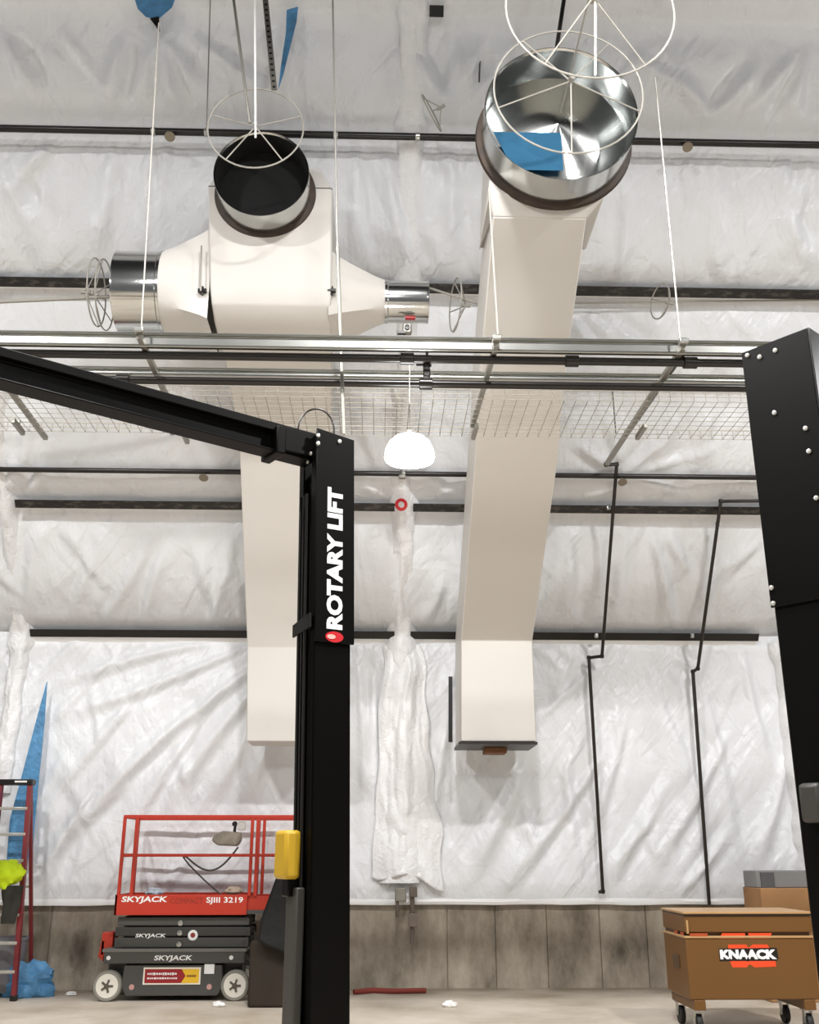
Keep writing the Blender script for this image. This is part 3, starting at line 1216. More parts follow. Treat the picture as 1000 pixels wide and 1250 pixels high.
up_rod((588, 22), (585, 100), 9.4, .010, 'dark short wire left of the large collar near the top', mat('dark_wire', '#55504A'))

# slotted angle hanging at top
a, b = at_y(323, -10, 8.6), at_y(335, 110, 8.6)
mb = MB()
mb.bar(a, b, .06, .012, up=(0, 1, 0))
o = mb.build('slotted_angle', GALVD)
tag(o, 'slotted grey steel angle hanging from the roof near the blue strip', 'bracket')
mb = MB()
dd = (b - a)
for k in range(18):
    p = a + dd * ((k + .5) / 18)
    mb.box(p + Vector((0, -.008, 0)), (.028, .004, .022))
mb.build('slots', BLACKSTEEL, o)

# blue strips showing at the seams
def sheet(name, pix, Y, m, label, cat, group=None, t=.012):
    mb = MB()
    mb.prism([at_y(x, y, Y) for x, y in pix], (0, t, 0))
    o = mb.build(name, m, smooth=False)
    return tag(o, label, cat, group)


sheet('blue_strip', [(350, 12), (364, 8), (362, 26), (346, 90), (340, 108), (343, 80), (349, 40)], 9.0, BLUET,
      'narrow blue plastic strip hanging beside the slotted angle', 'plastic strip')
sheet('blue_strip', [(162, -8), (216, -8), (210, 8), (194, 22), (178, 20), (168, 10)], 8.9, BLUET,
      'blue plastic tuft at the top left edge, with a dark tip', 'plastic strip')
sheet('dark_tip', [(183, 22), (194, 20), (195, 38)], 8.88, BLACKSTEEL, 'small black pointed scrap below the blue tuft', 'scrap', t=.02)
sheet('blue_tarp', [(57, 832), (54, 880), (46, 960), (38, 1050), (8, 1050), (12, 1000), (27, 945), (44, 880)], 13.68, BLUET,
      'blue tarp showing through the slit in the plastic behind the ladder', 'tarp', t=.03)

# ================================================================== LAMP
p = at_y(500, 552, 8.1)
o = thing('high_bay_lamp', p, 'glowing white dome lamp hanging between the ducts', 'lamp')
GLOW = mat('lamp_glow', '#FFFFFF', emit=26.0)
mb = MB()
mb.lathe([(.001, .150), (.07, .148), (.13, .128), (.175, .085), (.205, .02), (.215, -.05), (.205, -.075), (.12, -.10), (.001, -.115)], p, (0, 0, 1), 40)
mb.build('shade', GLOW, o)
mb = MB()
mb.lathe([(.03, .14), (.035, .16), (.035, .20), (.02, .21), (.012, .22)], p, (0, 0, 1), 20, cap=True)
mb.build('housing', GALVD, o)
MB().tube([p + Vector((0, 0, .21)), p + Vector((0, 0, .95))], .005, 8).build('cable', ROD, o)
p2 = at_y(491, 582, 12.0)

o = thing('pipe_bracket', p2, 'small grey bracket on the pipe straight below the glowing lamp', 'bracket')
MB().box(p2, (.09, .06, .05)).build('plate', GALVD, o, bevel=.01)
MB().tube([p2, p2 + Vector((0, 0, .12))], .015, 8).build('stud', GALVD, o)

pr_ = at_roof(490, 616, .32)
o = thing('red_ring', pr_, 'small red ring on the wrapped centre rafter below the lamp', 'ring')
mb = MB()
mb.ring(pr_, (0.2, -1, -.2), .062, .022, 24, 8)
mb.build('rim', REDP, o)

# devices on pipe
p = at_y(497, 402, 9.9)
o = thing('junction_box', p, 'small grey device under the right side collar', 'device')
MB().box(p, (.10, .08, .12)).build('housing', GALVD, o, bevel=.015)
MB().box(p + Vector((-.06, -.03, -.06)), (.09, .05, .03)).build('latch', BLACKSTEEL, o)
MB().lathe([(.03, 0), (.03, .02), (.001, .022)], p + Vector((0, -.04, .0)), (0, -1, 0), 12).build('lens', BLACKSTEEL, o)
p = at_z(521, 450, ZT - .1)
o = thing('valve', p, 'small black valve hanging between the two black pipes', 'valve')
MB().box(p, (.06, .05, .17)).build('body', BLACKSTEEL, o, bevel=.01)
MB().tube([p + Vector((-.09, 0, .03)), p + Vector((.04, 0, .03))], .014, 8).build('handle', BLACKSTEEL, o)
MB().tube([p + Vector((0, 0, .05)), p + Vector((0, -.1, .14))], .012, 8).build('stem', BLACKSTEEL, o)

# ================================================================== LEFT LIFT POST
PH = 3.93     # post height
E = at_y(386, 545, 5.5)
E = Vector((E.x, 5.5, 0))
tU = Vector((.87, .49, 0)).normalized()      # along the lettered face, to the right and back
tV = Vector((-.49, .87, 0)).normalized()     # along the open side, to the left and back
lean = Matrix.Translation(Vector((E.x, E.y, PH))) @ Matrix.Rotation(R(-1.0), 4, 'Y') @ Matrix.Translation(-Vector((E.x, E.y, PH)))
o = thing('lift_post', E, 'black two-post lift column with white lettering, left of centre', 'lift post', 'black lift posts')
W = .225


def pl_(a, b, z0, z1, th=.012, inward=None):
    """vertical plate between plan points a,b"""
    d = (b - a).normalized()
    n = Vector((-d.y, d.x, 0))
    return [a, b, b + n * th, a + n * th], z0, z1


def plate(mb, a, b, z0, z1, th):
    pts, z0, z1 = pl_(a, b, z0, z1, th)
    mb.prism([Vector((p.x, p.y, z0)) for p in pts], (0, 0, z1 - z0))


mb = MB()
plate(mb, E, E + tU * W, 0.02, PH, .012)
plate(mb, E + tU * W, E + tU * W + tV * W, .02, PH, .012)
plate(mb, E + tV * W + tU * W, E + tV * W, .02, PH, .012)
plate(mb, E + tV * .06, E, .02, PH, .012)
plate(mb, E + tV * W, E + tV * (W - .06), .02, PH, .012)
mb.xf(lean)
mb.build('column', POSTBLK, o, bevel=.004)
mb = MB()
c = E + tV * (W / 2) + tU * .06
mb.prism([c + tV * .055 - tU * .02 + Vector((0, 0, .05)), c - tV * .055 - tU * .02 + Vector((0, 0, .05)),
          c - tV * .055 + tU * .06 + Vector((0, 0, .05)), c + tV * .055 + tU * .06 + Vector((0, 0, .05))], (0, 0, PH - .3))
mb.xf(lean)
mb.build('carriage_track', POSTSAT, o)
mb = MB()
for k, (q, r_) in enumerate(((.085, .009), (.125, .007), (.165, .009))):
    s = E + tV * q - tU * .015
    mb.tube([s + Vector((0, 0, .1)), s + Vector((0, 0, PH - .35))], r_, 8)
mb.xf(lean)
mb.build('lift_cable', POSTSAT, o)
mb = MB()
zc = 2.78
s = E - tU * .016
mb.prism([s + Vector((0, 0, zc)), s + tV * W + Vector((0, 0, zc - .02)), s + tV * W + Vector((0, 0, zc + .05)), s + Vector((0, 0, zc + .08))], -tU * .01)
mb.xf(lean)
mb.build('strap', POSTSAT, o)
# cover panel with lettering
CZ0 = 2.70
nF = Vector((.49, -.87, 0)).normalized()
mb = MB()
a = E - tU * .004 + nF * .018
mb.prism([a + Vector((0, 0, CZ0)), a + tU * (W + .02) + Vector((0, 0, CZ0)), a + tU * (W + .02) + Vector((0, 0, PH + .0)), a + Vector((0, 0, PH + .03))], -nF * .016)
mb.xf(lean)
cov = mb.build('cover_panel', POSTBLK, o, bevel=.004)
M3 = lean.to_3x3()
face = lambda u, z: lean @ (E + nF * .0185 + tU * u + Vector((0, 0, z)))
text('lettering', 'ROTARY LIFT', face(.165, 2.775), M3 @ Vector((0, 0, 1)), M3 @ (-tU), .100, WHITEP, cov, width=.83, bold=.05)['label'] = 'white lettering reading upward'
mb = MB()
c = face(.115, 2.732)
n = 28
pts = [c + (M3 @ tU) * (.055 * math.cos(2 * math.pi * k / n)) + Vector((0, 0, 1)) * (.030 * math.sin(2 * math.pi * k / n)) for k in range(n)]
mb.prism(pts, nF * .003)
mb.build('emblem', REDP, cov)
mb = MB()
pts = [c + nF * .003 + (M3 @ tU) * (.02 + .026 * math.cos(2 * math.pi * k / n)) * -1 + Vector((0, 0, 1)) * (.013 * math.sin(2 * math.pi * k / n)) for k in range(n)]
mb.prism(pts, nF * .002)
mb.build('emblem_highlight', mat('pale_red', '#F0B7AE', rough=.4), cov)
mb = MB()
for (u, z) in ((.14, PH - .03), (.0, PH - .02), (.0, PH - .07)):
    c = face(u, z)
    MB().lathe([(.012, 0), (.012, .008), (.001, .01)], c, nF, 10).build('bolt', mat('bright_bolt', '#D9D7D0', rough=.3, metal=.5), o)
for q, z in ((.03, PH - .12), (.07, PH - .16)):
    c = lean @ (E + tV * q - tU * .018 + Vector((0, 0, z)))
    MB().lathe([(.011, 0), (.011, .008), (.001, .01)], c, -tU, 10).build('bolt', mat('bright_bolt', '#D9D7D0'), o)
# yellow bumper pad and arm bracket
mb = MB()
c = lean @ (E + tV * .14 - tU * .07 + Vector((0, 0, 1.60)))
rotz = Matrix.Rotation(math.atan2(tV.y, tV.x), 3, 'Z')
mb.box(c, (.15, .09, .24), rotz)
YEL = mat('yellow_rubber', '#B8941C', rough=.5)
mb.build('bumper_pad', YEL, o, bevel=.02)
mb = MB()
c2 = lean @ (E + tV * .14 - tU * .05 + Vector((0, 0, 1.44)))
mb.box(c2, (.08, .06, .09), rotz)
mb.build('pad_bracket', POSTBLK, o, bevel=.006)
mb = MB()
c3 = lean @ (E + tV * .125 - tU * .035 + Vector((0, 0, .95)))
mb.box(c3, (.13, .05, .98), rotz)
mb.build('carriage_plate', mat('dark_grey_paint', '#33322E', rough=.5), o, bevel=.01)
mb = MB()
c4 = lean @ (E + tV * .125 - tU * .09 + Vector((0, 0, .36)))
mb.box(c4, (.16, .16, .24), rotz)
mb.build('arm_knuckle', mat('dark_grey_paint', '#33322E'), o, bevel=.02)
MB().box((E + (tU + tV) * .12 + Vector((0, 0, .012))), (.5, .42, .024), rotz).build('base_plate', POSTBLK, o)
# overhead beam to the unseen partner post
bA = lean @ (E + tV * .13 + tU * .02 + Vector((0, 0, PH - .06)))
bB = at_z(-70, 432, PH - .03)
mb = MB()
dirb = (bB - bA).normalized()
sdb = Vector((-dirb.y, dirb.x, 0)).normalized()
if sdb.y > 0:
    sdb = -sdb
bC = bA + dirb * 2.9
H2 = .088
prof = [(-.06, H2), (.07, H2), (.07, H2 - .05), (.02, H2 - .05), (.02, -H2 + .012), (.07, -H2 + .012), (.07, -H2), (-.06, -H2)]
mb.prism([bA + sdb * a_ + Vector((0, 0, b_)) for a_, b_ in prof], bC - bA)
mb.build('overhead_beam', POSTBLK, o, bevel=.004)
mb = MB()
q = bA + dirb * .12
rb = Matrix.Rotation(math.atan2(dirb.y, dirb.x), 3, 'Z')
mb.box(q, (.26, .17, .15), rb)
mb.box(q + dirb * .12 + Vector((0, 0, -.02)), (.06, .2, .17), rb)
mb.box(q + dirb * -.05 + Vector((0, 0, .06)), (.2, .12, .06), rb)
mb.build('beam_bracket', POSTBLK, o, bevel=.008)
mb = MB()
c = at_y(386, 526, 5.55)
pts = [at_y(386 + 22 * math.cos(t), 526 - 27 * math.sin(t), 5.55) for t in np.linspace(-.2, math.pi * 1.0, 18)]
mb.tube(pts, .006, 6)
mb.build('hose_loop', PIPEB, o)

# ================================================================== RIGHT LIFT POST
L_ = at_z(905, 431, PH)
A_ = at_z(985, 400, PH)
o = thing('lift_post', (A_.x, A_.y, 0), 'black two-post lift column at the right edge with bright bolts', 'lift post', 'black lift posts')
L2, A2 = Vector((L_.x, L_.y, 0)), Vector((A_.x, A_.y, 0))
fu = (A2 - L2).normalized()
fn = Vector((fu.y, -fu.x, 0))           # towards the camera
fw = (A2 - L2).length
# lower column
mb = MB()
bk = -fn * .30
ZC = at_y(943, 742, L_.y).z
i0 = L2 + fu * .008 - fn * .012
mb.prism([i0, A2 - fu * .012 - fn * .012, A2 - fu * .012 + bk, i0 + bk], (0, 0, PH - .05))
mb.build('column', POSTBLK, o, bevel=.01)
mb = MB()
mb.prism([L2 + Vector((0, 0, ZC)), A2 + Vector((0, 0, ZC)), A2 + Vector((0, 0, PH)), L2 + Vector((0, 0, PH))], -fn * .012)
mb.build('cover_panel', POSTBLK, o, bevel=.003)
mb = MB()
mb.prism([A2 + Vector((0, 0, ZC)), A2 + bk + Vector((0, 0, ZC)), A2 + bk + Vector((0, 0, PH)), A2 + Vector((0, 0, PH))], fu * .01)
mb.build('side_panel', POSTGL, o, bevel=.003)
mb = MB()
for px, py in ((913, 434), (928, 436), (947, 428), (946, 504), (984, 523), (988, 551), (997, 608), (940, 718), (943, 737)):
    d = ray(px, py)
    t = (Vector((L2.x, L2.y, 0)) + fn * .001 - EYE).dot(fn) / d.dot(fn)
    c = EYE + d * t
    if (c - L2).dot(fu) > fw - .01:
        c = A2 + Vector((0, 0, c.z)) - fu * .02
    if (c - L2).dot(fu) < .012:
        c = L2 + fu * .016 + Vector((0, 0, c.z))
    MB().lathe([(.011, -.002), (.011, .007), (.001, .009)], c, fn, 10).build('bolt', mat('bright_bolt', '#D9D7D0'), o)
mb = MB()
d = ray(993, 980)
t = (L2 + fn * .02 - EYE).dot(fn) / d.dot(fn)
c = EYE + d * t
mb.box(c, (.1, .06, .16), Matrix.Rotation(math.atan2(fu.y, fu.x), 3, 'Z'))
mb.build('latch_cover', mat('dark_grey_paint', '#33322E'), o, bevel=.02)
MB().box((L2 + A2) / 2 + bk / 2 + Vector((0, 0, .012)), (.55, .5, .024), Matrix.Rotation(math.atan2(fu.y, fu.x), 3, 'Z')).build('base_plate', POSTBLK, o)

# ================================================================== SCISSOR LIFT
RED = mat('red_orange_paint', '#BE3520', rough=.42)
GREY = mat('dark_grey_machine_paint', '#4B4A47', rough=.45)
DKG = mat('near_black_machine_paint', '#24221F', rough=.5)
TYRE = mat('grey_tyre', '#8E8B82', rough=.7)
HUBW = mat('white_hub', '#E9E4D8', rough=.5)
YF = 12.9
lift = thing('scissor_lift', (at_y(215, 1220, YF).x, YF + .38, 0), 'red and grey scissor lift parked against the concrete wall', 'scissor lift')
PX = lambda px: at_y(px, 1120, YF).x
PZ = lambda py: at_y(220, py, YF).z
DEP = .74


def pbox(mb, x0, x1, y0, y1, ya=0.0, yb=DEP):
    X0, X1, Z1, Z0 = PX(x0), PX(x1), PZ(y0), PZ(y1)
    return mb.box(((X0 + X1) / 2, YF + (ya + yb) / 2, (Z0 + Z1) / 2), (X1 - X0, yb - ya, Z1 - Z0))


# chassis
mb = MB()
Z1, Z0 = PZ(1178), PZ(1216)
mb.prism([(PX(156), YF + .02, Z1), (PX(274), YF + .02, Z1), (PX(276), YF + .02, Z0 + .1), (PX(270), YF + .02, Z0), (PX(160), YF + .02, Z0), (PX(154), YF + .02, Z0 + .1)], (0, DEP - .04, 0))
mb.box(((PX(132) + PX(296)) / 2, YF + .2 + (DEP - .2) / 2, PZ(1185)), (PX(296) - PX(132), DEP - .24, .14))
mb.build('chassis', GREY, lift, bevel=.01)
mb = MB()
pbox(mb, 131, 301, 1161, 1176, -.01, DEP)
mb.build('upper_frame', GREY, lift, bevel=.008)
mb = MB()
pbox(mb, 129, 303, 1158, 1162, -.02, DEP)
mb.build('frame_rim', mat('mid_grey_paint', '#74736E', rough=.5), lift, bevel=.004)
for k, (y0, y1, x0, x1) in enumerate(((1119, 1131, 143, 304), (1131, 1144, 141, 306), (1144, 1158, 141, 304))):
    mb = MB()
    pbox(mb, x0, x1, y0 + 1, y1 - 1, .05, .10)
    pbox(mb, x0, x1, y0 + 1, y1 - 1, DEP - .1, DEP - .05)
    for xx in (x0 + 5, (x0 + x1) / 2, x1 - 5):
        c = Vector((PX(xx), YF + .05, PZ((y0 + y1) / 2)))
        mb.lathe([(.03, 0), (.03, DEP - .12)], c, (0, 1, 0), 12, cap=True)
    mb.build('scissor_arm', GREY if k != 1 else mat('charcoal_paint', '#3B3A37', rough=.45), lift, bevel=.006)
mb = MB()
pbox(mb, 150, 300, 1119, 1158, .11, DEP - .11)
mb.build('lift_cylinder_housing', DKG, lift)
mb = MB()
for yy in (1127, 1139, 1153):
    mb.lathe([(.03, 0), (.03, .02), (.001, .024)], (PX(220), YF + .05, PZ(yy)), (0, -1, 0), 16)
mb.build('pivot_pin', GALV, lift)
# platform side boards and railing
mb = MB()
pbox(mb, 139, 301, 1092, 1117, -.02, .0)
pbox(mb, 139, 301, 1092, 1117, DEP, DEP + .02)
pbox(mb, 139, 142, 1092, 1117, -.02, DEP)
mb.build('side_board', RED, lift, bevel=.004)
mb = MB()
pbox(mb, 140, 345, 1111, 1116, 0, DEP)
mb.build('platform_deck', GREY, lift)
mb = MB()
pbox(mb, 296, 350, 1094, 1114, .02, .04)
mb.build('extension_board', RED, lift, bevel=.004)
mb = MB()
pbox(mb, 296, 350, 1094, 1114, DEP - .04, DEP - .02)
mb.build('extension_board', RED, lift, bevel=.004)


def railpost(name, x_top, x_bot, y0, y1, yoff, w=.04):
    a = Vector((PX(x_top), YF + yoff, PZ(y0)))
    b = Vector((PX(x_bot), YF + yoff, PZ(y1)))
    return MB().bar(a, b, w, w, up=(0, 1, 0)).build(name, RED, lift, bevel=.006)


XL = PX(142.5)
zt, zm = PZ(997), PZ(1044)
for yoff in (0.0, DEP):
    MB().bar((XL, YF + yoff, zt), (PX(362), YF + yoff, zt), .045, .04).build('top_rail', RED, lift, bevel=.006)
    MB().bar((XL, YF + yoff, zm), (PX(362), YF + yoff, zm), .03, .035).build('mid_rail', RED, lift, bevel=.006)
    for px in (142.5, 158, 303, 310, 360):
        if px == 158 and yoff > 0:
            continue
        X_ = PX(px)
        MB().bar((X_, YF + yoff, PZ(1094)), (X_, YF + yoff, zt), .038, .038, up=(0, 1, 0)).build('rail_post', RED, lift, bevel=.006)
for z_ in (zt, zm):
    MB().bar((XL, YF, z_), (XL, YF + DEP, z_), .04, .04).build('end_rail', RED, lift, bevel=.006)
# wheels
for px in (138, 291):
    for yy in (YF - .01, YF + DEP - .12):
        c = Vector((PX(px), yy, .165))
        w = MB().lathe([(.10, 0), (.155, .0), (.165, .02), (.165, .10), (.155, .12), (.10, .12)], c, (0, 1, 0), 32, cap=True).build('wheel', TYRE, lift)
        MB().lathe([(.001, -.012), (.035, -.012), (.04, -.004), (.125, -.004), (.132, .004), (.132, .1)], c, (0, 1, 0), 32).build('hub', HUBW, w)
        mb = MB()
        for k in range(5):
            q = 2 * math.pi * k / 5
            cc_ = c + Vector((math.cos(q) * .045, -.008, math.sin(q) * .045))
            mb.box(cc_, (.05, .012, .022), Matrix.Rotation(-q, 3, 'Y'))
        mb.lathe([(.03, -.02), (.001, -.021)], c, (0, 1, 0), 12)
        mb.build('lug_nuts', mat('dark_hub_bolts', '#5A5348', rough=.6), w)
# signs
YT = YF - .016


def sky(x0, x1, yb, yt, ya, name='lettering'):
    return text(name, 'SKYJACK', (PX(x0), YF + ya, PZ(yb)), (1, 0, 0), (0, 0, 1), PZ(yt) - PZ(yb), WHITEP, lift, width=PX(x1) - PX(x0), bold=.03, shear=.12)


sky(147, 203, 1103, 1094, -.0215)['label'] = 'white maker lettering on the red board'
sky(166, 203, 1146, 1140, .0485)
sky(192, 238, 1174, 1166, -.0115)
text('model_lettering', 'SJIII 3219', (PX(251), YF - .0215, PZ(1104)), (1, 0, 0), (0, 0, 1), PZ(1095) - PZ(1104), WHITEP, lift, width=PX(296) - PX(251), bold=.02)
text('model_lettering', 'COMPACT', (PX(207), YF - .0215, PZ(1103)), (1, 0, 0), (0, 0, 1), PZ(1096) - PZ(1103), mat('dull_red_text', '#8E3020', rough=.5), lift, width=PX(247) - PX(207))
mb = MB()
c = Vector((PX(236), YF + .049, PZ(1142)))
mb.lathe([(.028, 0), (.058, 0), (.058, -.004), (.028, -.004)], c, (0, 1, 0), 24)
mb.build('round_decal', WHITEP, lift)
MB().lathe([(.027, 0), (.027, -.003), (.001, -.003)], c, (0, 1, 0), 20).build('decal_centre', mat('dull_red_text', '#8E3020'), lift)
mb = MB()
X0, X1, Z1, Z0 = PX(180), PX(249), PZ(1181), PZ(1202)
mb.box(((X0 + X1) / 2, YF + .014, (Z0 + Z1) / 2), (X1 - X0, .012, Z1 - Z0))
plq = mb.build('rental_sticker', mat('cream', '#EFE9D8', rough=.5), lift)
X0, X1, Z1, Z0 = PX(182), PX(247), PZ(1183), PZ(1200)
xm = PX(226)
xm2 = PX(231)
zmid = (Z0 + Z1) / 2
MB().prism([(X0, YF + .008, Z0), (xm, YF + .008, Z0), (xm2, YF + .008, zmid), (xm, YF + .008, Z1), (X0, YF + .008, Z1)], (0, -.003, 0)).build('red_field', mat('deep_red', '#9C1B22', rough=.5), plq)
MB().prism([(xm, YF + .008, Z0), (X1, YF + .008, Z0), (X1, YF + .008, Z1), (xm, YF + .008, Z1), (xm2, YF + .008, zmid)], (0, -.003, 0)).build('yellow_field', mat('sticker_yellow', '#F0C02A', rough=.5), plq)
mb = MB()
rn = random.Random(4)
for row, (zz, hh) in enumerate(((.66, .030), (.34, .022))):
    xx = X0 + .03
    while xx < xm - .05:
        w_ = rn.uniform(.012, .026)
        mb.box((xx + w_ / 2, YF + .0045, Z0 + (Z1 - Z0) * zz), (w_, .002, hh * rn.uniform(.6, 1)))
        xx += w_ + .007
mb.build('fine_print', WHITEP, plq)
MB().box((PX(238), YF + .0045, zmid), (.11, .002, .022)).build('yellow_print', mat('brown_print', '#9A6B1C', rough=.5), plq)
mb = MB()
X0, X1, Z1, Z0 = PX(253), PX(265), PZ(1177), PZ(1189)
mb.box(((X0 + X1) / 2, YF + .014, (Z0 + Z1) / 2), (X1 - X0, .012, Z1 - Z0))
mb.build('white_decal', WHITEP, lift)
mb = MB()
for px in (137, 285):
    mb.lathe([(.024, 0), (.024, .004), (.001, .005)], (PX(px), YF - .011, PZ(1169)), (0, -1, 0), 14)
mb.build('round_reflector', WHITEP, lift)
mb = MB()
for px in (167, 260):
    mb.lathe([(.03, 0), (.03, .004), (.001, .005)], (PX(px), YF + .019, PZ(1205)), (0, -1, 0), 14)
mb.build('warning_decal', mat('pinkish_decal', '#C79A92', rough=.5), lift)
# folding red step at the left end
mb = MB()
pbox(mb, 120, 134, 1140, 1168, .25, .5)
mb.prism([(PX(117), YF + .25, PZ(1170)), (PX(120), YF + .25, PZ(1150)), (PX(124), YF + .25, PZ(1150)), (PX(124), YF + .25, PZ(1176))], (0, .25, 0))
mb.build('end_step', RED, lift, bevel=.006)
mb = MB()
for a_, b_ in (((300, 1130), (309, 1142)), ((309, 1142), (300, 1152)), ((300, 1160), (312, 1175)), ((296, 1176), (312, 1180))):
    mb.bar((PX(a_[0]), YF + .2, PZ(a_[1])), (PX(b_[0]), YF + .2, PZ(b_[1])), .05, .05, up=(0, 1, 0))
mb.build('end_linkage', DKG, lift)

# control box hanging on the rail
c = Vector((PX(270), YF + .06, PZ(1023)))
o = thing('control_box', c, 'grey control box hanging on the rail of the scissor lift', 'control box')
mb = MB()
mb.prism([(PX(252), YF + .02, PZ(1026)), (PX(256), YF + .02, PZ(1018)), (PX(266), YF + .02, PZ(1014)), (PX(288), YF + .02, PZ(1016)), (PX(289), YF + .02, PZ(1026)), (PX(284), YF + .02, PZ(1033)), (PX(260), YF + .02, PZ(1032))], (0, .16, 0))
mb.build('housing', mat('warm_grey_plastic', '#8D8578', rough=.6, var=.3, vscale=12), o, bevel=.02)
mb = MB()
mb.tube([(PX(280), YF + .06, PZ(1016)), (PX(281), YF + .05, PZ(1003))], .018, 10)
mb.lathe([(.028, 0), (.034, .03), (.02, .05), (.001, .055)], (PX(280), YF + .05, PZ(1008)), (0, 0, 1), 14)
mb.build('joystick', BLACKSTEEL, o)
MB().box((PX(289), YF + .05, PZ(1008)), (.09, .04, .1)).build('switch_plate', mat('pale_grey_plastic', '#C9C6C0', rough=.5), o, bevel=.01)
mb = MB()
pts = []
for k in range(22):
    t = k / 21
    pts.append((PX(286 - 68 * t), YF + .03, PZ(1034 + 26 * math.sin(math.pi * min(1, t * 1.05)) * (1 - .25 * t) + 12 * t)))
mb.tube(pts, .011, 8)
mb.tube([(PX(218), YF + .03, PZ(1046)), (PX(225), YF + .1, PZ(1056)), (PX(245), YF + .12, PZ(1075)), (PX(268), YF + .12, PZ(1094))], .010, 8)
mb.build('cable', mat('grey_cable', '#4A4845', rough=.6), o)


def crumple(name, c, rad, m, label, cat, seed, amp=.35, n=28, group=None):
    mb = MB()
    vs, fs = [], []
    nu, nv = n, n // 2
    for j in range(nv + 1):
        th = math.pi * j / nv
        for i in range(nu):
            ph = 2 * math.pi * i / nu
            d = Vector((math.sin(th) * math.cos(ph), math.sin(th) * math.sin(ph), math.cos(th)))
            k = 1 + amp * (noise.noise(d * 1.6 + Vector((seed, 0, 0))) + .7 * abs(noise.noise(d * 4 + Vector((0, seed, 0)))) - .2)
            vs.append(Vector(c) + Vector((d.x * rad[0], d.y * rad[1], d.z * rad[2])) * k)
    for j in range(nv):
        for i in range(nu):
            fs.append((j * nu + i, j * nu + (i + 1) % nu, (j + 1) * nu + (i + 1) % nu, (j + 1) * nu + i))
    mb.add(vs, fs)
    bm_o = mb.build(name, m)
    return tag(bm_o, label, cat, group)


crumple('plastic_bag', (PX(182), YF + .2, PZ(1090)), (.10, .10, .06), mat('pale_blue_plastic', '#C3CFDC', rough=.35), 'pale crumpled plastic bag on the scissor lift deck', 'bag', 2.0)
crumple('rag', (PX(281), YF + .2, PZ(1088)), (.10, .09, .05), mat('pale_rag', '#C9B7A4', rough=.9), 'pale rag lying on the scissor lift deck near the posts', 'rag', 5.0)

# black cover and brown bin between scissor lift and post
mb = MB()
pts = [(352, 1046), (340, 1062), (330, 1090), (318, 1122), (314, 1148), (322, 1154), (352, 1166), (372, 1166), (372, 1046)]
nlay = []
mb.prism([at_y(x, y, 12.2) for x, y in pts], (0, .35, 0))
o = mb.build('draped_cover', mat('black_cloth', '#0D0C0B', rough=.7, bump=.4, bscale=6), bevel=.03)
tag(o, 'black cloth cover sloping behind the lettered lift post', 'cover')
mb = MB()
p0, p1 = at_y(306, 1148, 12.4), at_y(372, 1205, 12.4)
mb.box(((p0.x + p1.x) / 2, 12.6, (p0.z) / 2), (p1.x - p0.x, .5, p0.z))
o = mb.build('bin', mat('dark_brown_board', '#2A2116', rough=.8, var=.2), bevel=.03)
tag(o, 'dark brown bin under the black cover, right of the scissor lift', 'bin')

# ================================================================== LADDER
RAIL = mat('red_fibreglass', '#7C2428', rough=.5)
ALU = mat('aluminium', '#C9C7C0', rough=.35, metal=.7)
Yb, Yt = 13.0, 13.28
o = thing('step_ladder', at_y(-2, 1216, Yb), 'red fibreglass step ladder with pale rungs at the left edge', 'ladder')
topR, botR = at_y(37, 957, Yt), at_y(17, 1219, Yb)
botR.z = 0.0
wtop, wbot = .36, .62
topL, botL = topR - Vector((wtop, 0, 0)), botR - Vector((wbot, 0, 0))
for a, b in ((topR, botR), (topL, botL)):
    MB().bar(b + Vector((0, 0, .02)), a, .055, .075, up=(0, 1, 0)).build('side_rail', RAIL, o, bevel=.006)
    MB().box(b + Vector((0, 0, .03)), (.075, .09, .06)).build('foot', BLACKSTEEL, o, bevel=.01)
    MB().bar(a + Vector((0, .03, -.02)), Vector((b.x, b.y + .62, 0.0)), .04, .05, up=(0, 1, 0)).build('rear_rail', RAIL, o, bevel=.005)
MB().box((topL + topR) / 2 + Vector((0, .02, .02)), (wtop + .08, .16, .07)).build('top_cap', BLACKSTEEL, o, bevel=.012)
MB().box((topL + topR) / 2 + Vector((.08, -.062, .025)), (.15, .004, .02)).build('cap_label', WHITEP, o)
for k in range(1, 8):
    z = .305 * k
    t = z / topR.z
    a, b = botR.lerp(topR, t), botL.lerp(topL, t)
    MB().bar(a, b, .085, .035).build('rung', ALU, o, bevel=.006)
    if k in (2, 4, 6):
        a2 = Vector((a.x - .02, 13.0 + .62 - (.62 - .28) * t + .02, z))
        MB().bar(a2, a2 - Vector((b - a).__abs__() if False else Vector((abs(b.x - a.x) - .04, 0, 0))), .02, .03).build('brace', ALU, o)

p = at_y(9, 1066, 12.95)
o = crumple('safety_vest', p, (.19, .11, .14), mat('lime_cloth', '#CDE80F', rough=.7), 'bundled lime yellow safety vest hanging on the ladder', 'vest', 8.0, .4, 36)
p = at_y(12, 1103, 12.98)
mb = MB()
P = []
for j in range(16):
    v = j / 15
    for i in range(20):
        a = 2 * math.pi * i / 20
        r_ = (.12 - .05 * v) * (1 + .25 * math.sin(3 * a + 2 * v) + .2 * noise.noise(Vector((a, v * 3, 2))))
        P.append(Vector((p.x + math.cos(a) * r_, p.y + math.sin(a) * r_ * .6, p.z + .2 - .42 * v)))
fs = [(j * 20 + i, j * 20 + (i + 1) % 20, (j + 1) * 20 + (i + 1) % 20, (j + 1) * 20 + i) for j in range(15) for i in range(20)]
fs += [tuple(range(19, -1, -1)), tuple(15 * 20 + i for i in range(20))]
mb.add(P, fs)
tag(mb.build('jacket', mat('dark_olive_cloth', '#2B2A24', rough=.8)), 'dark jacket hanging on the ladder below the lime vest', 'jacket')
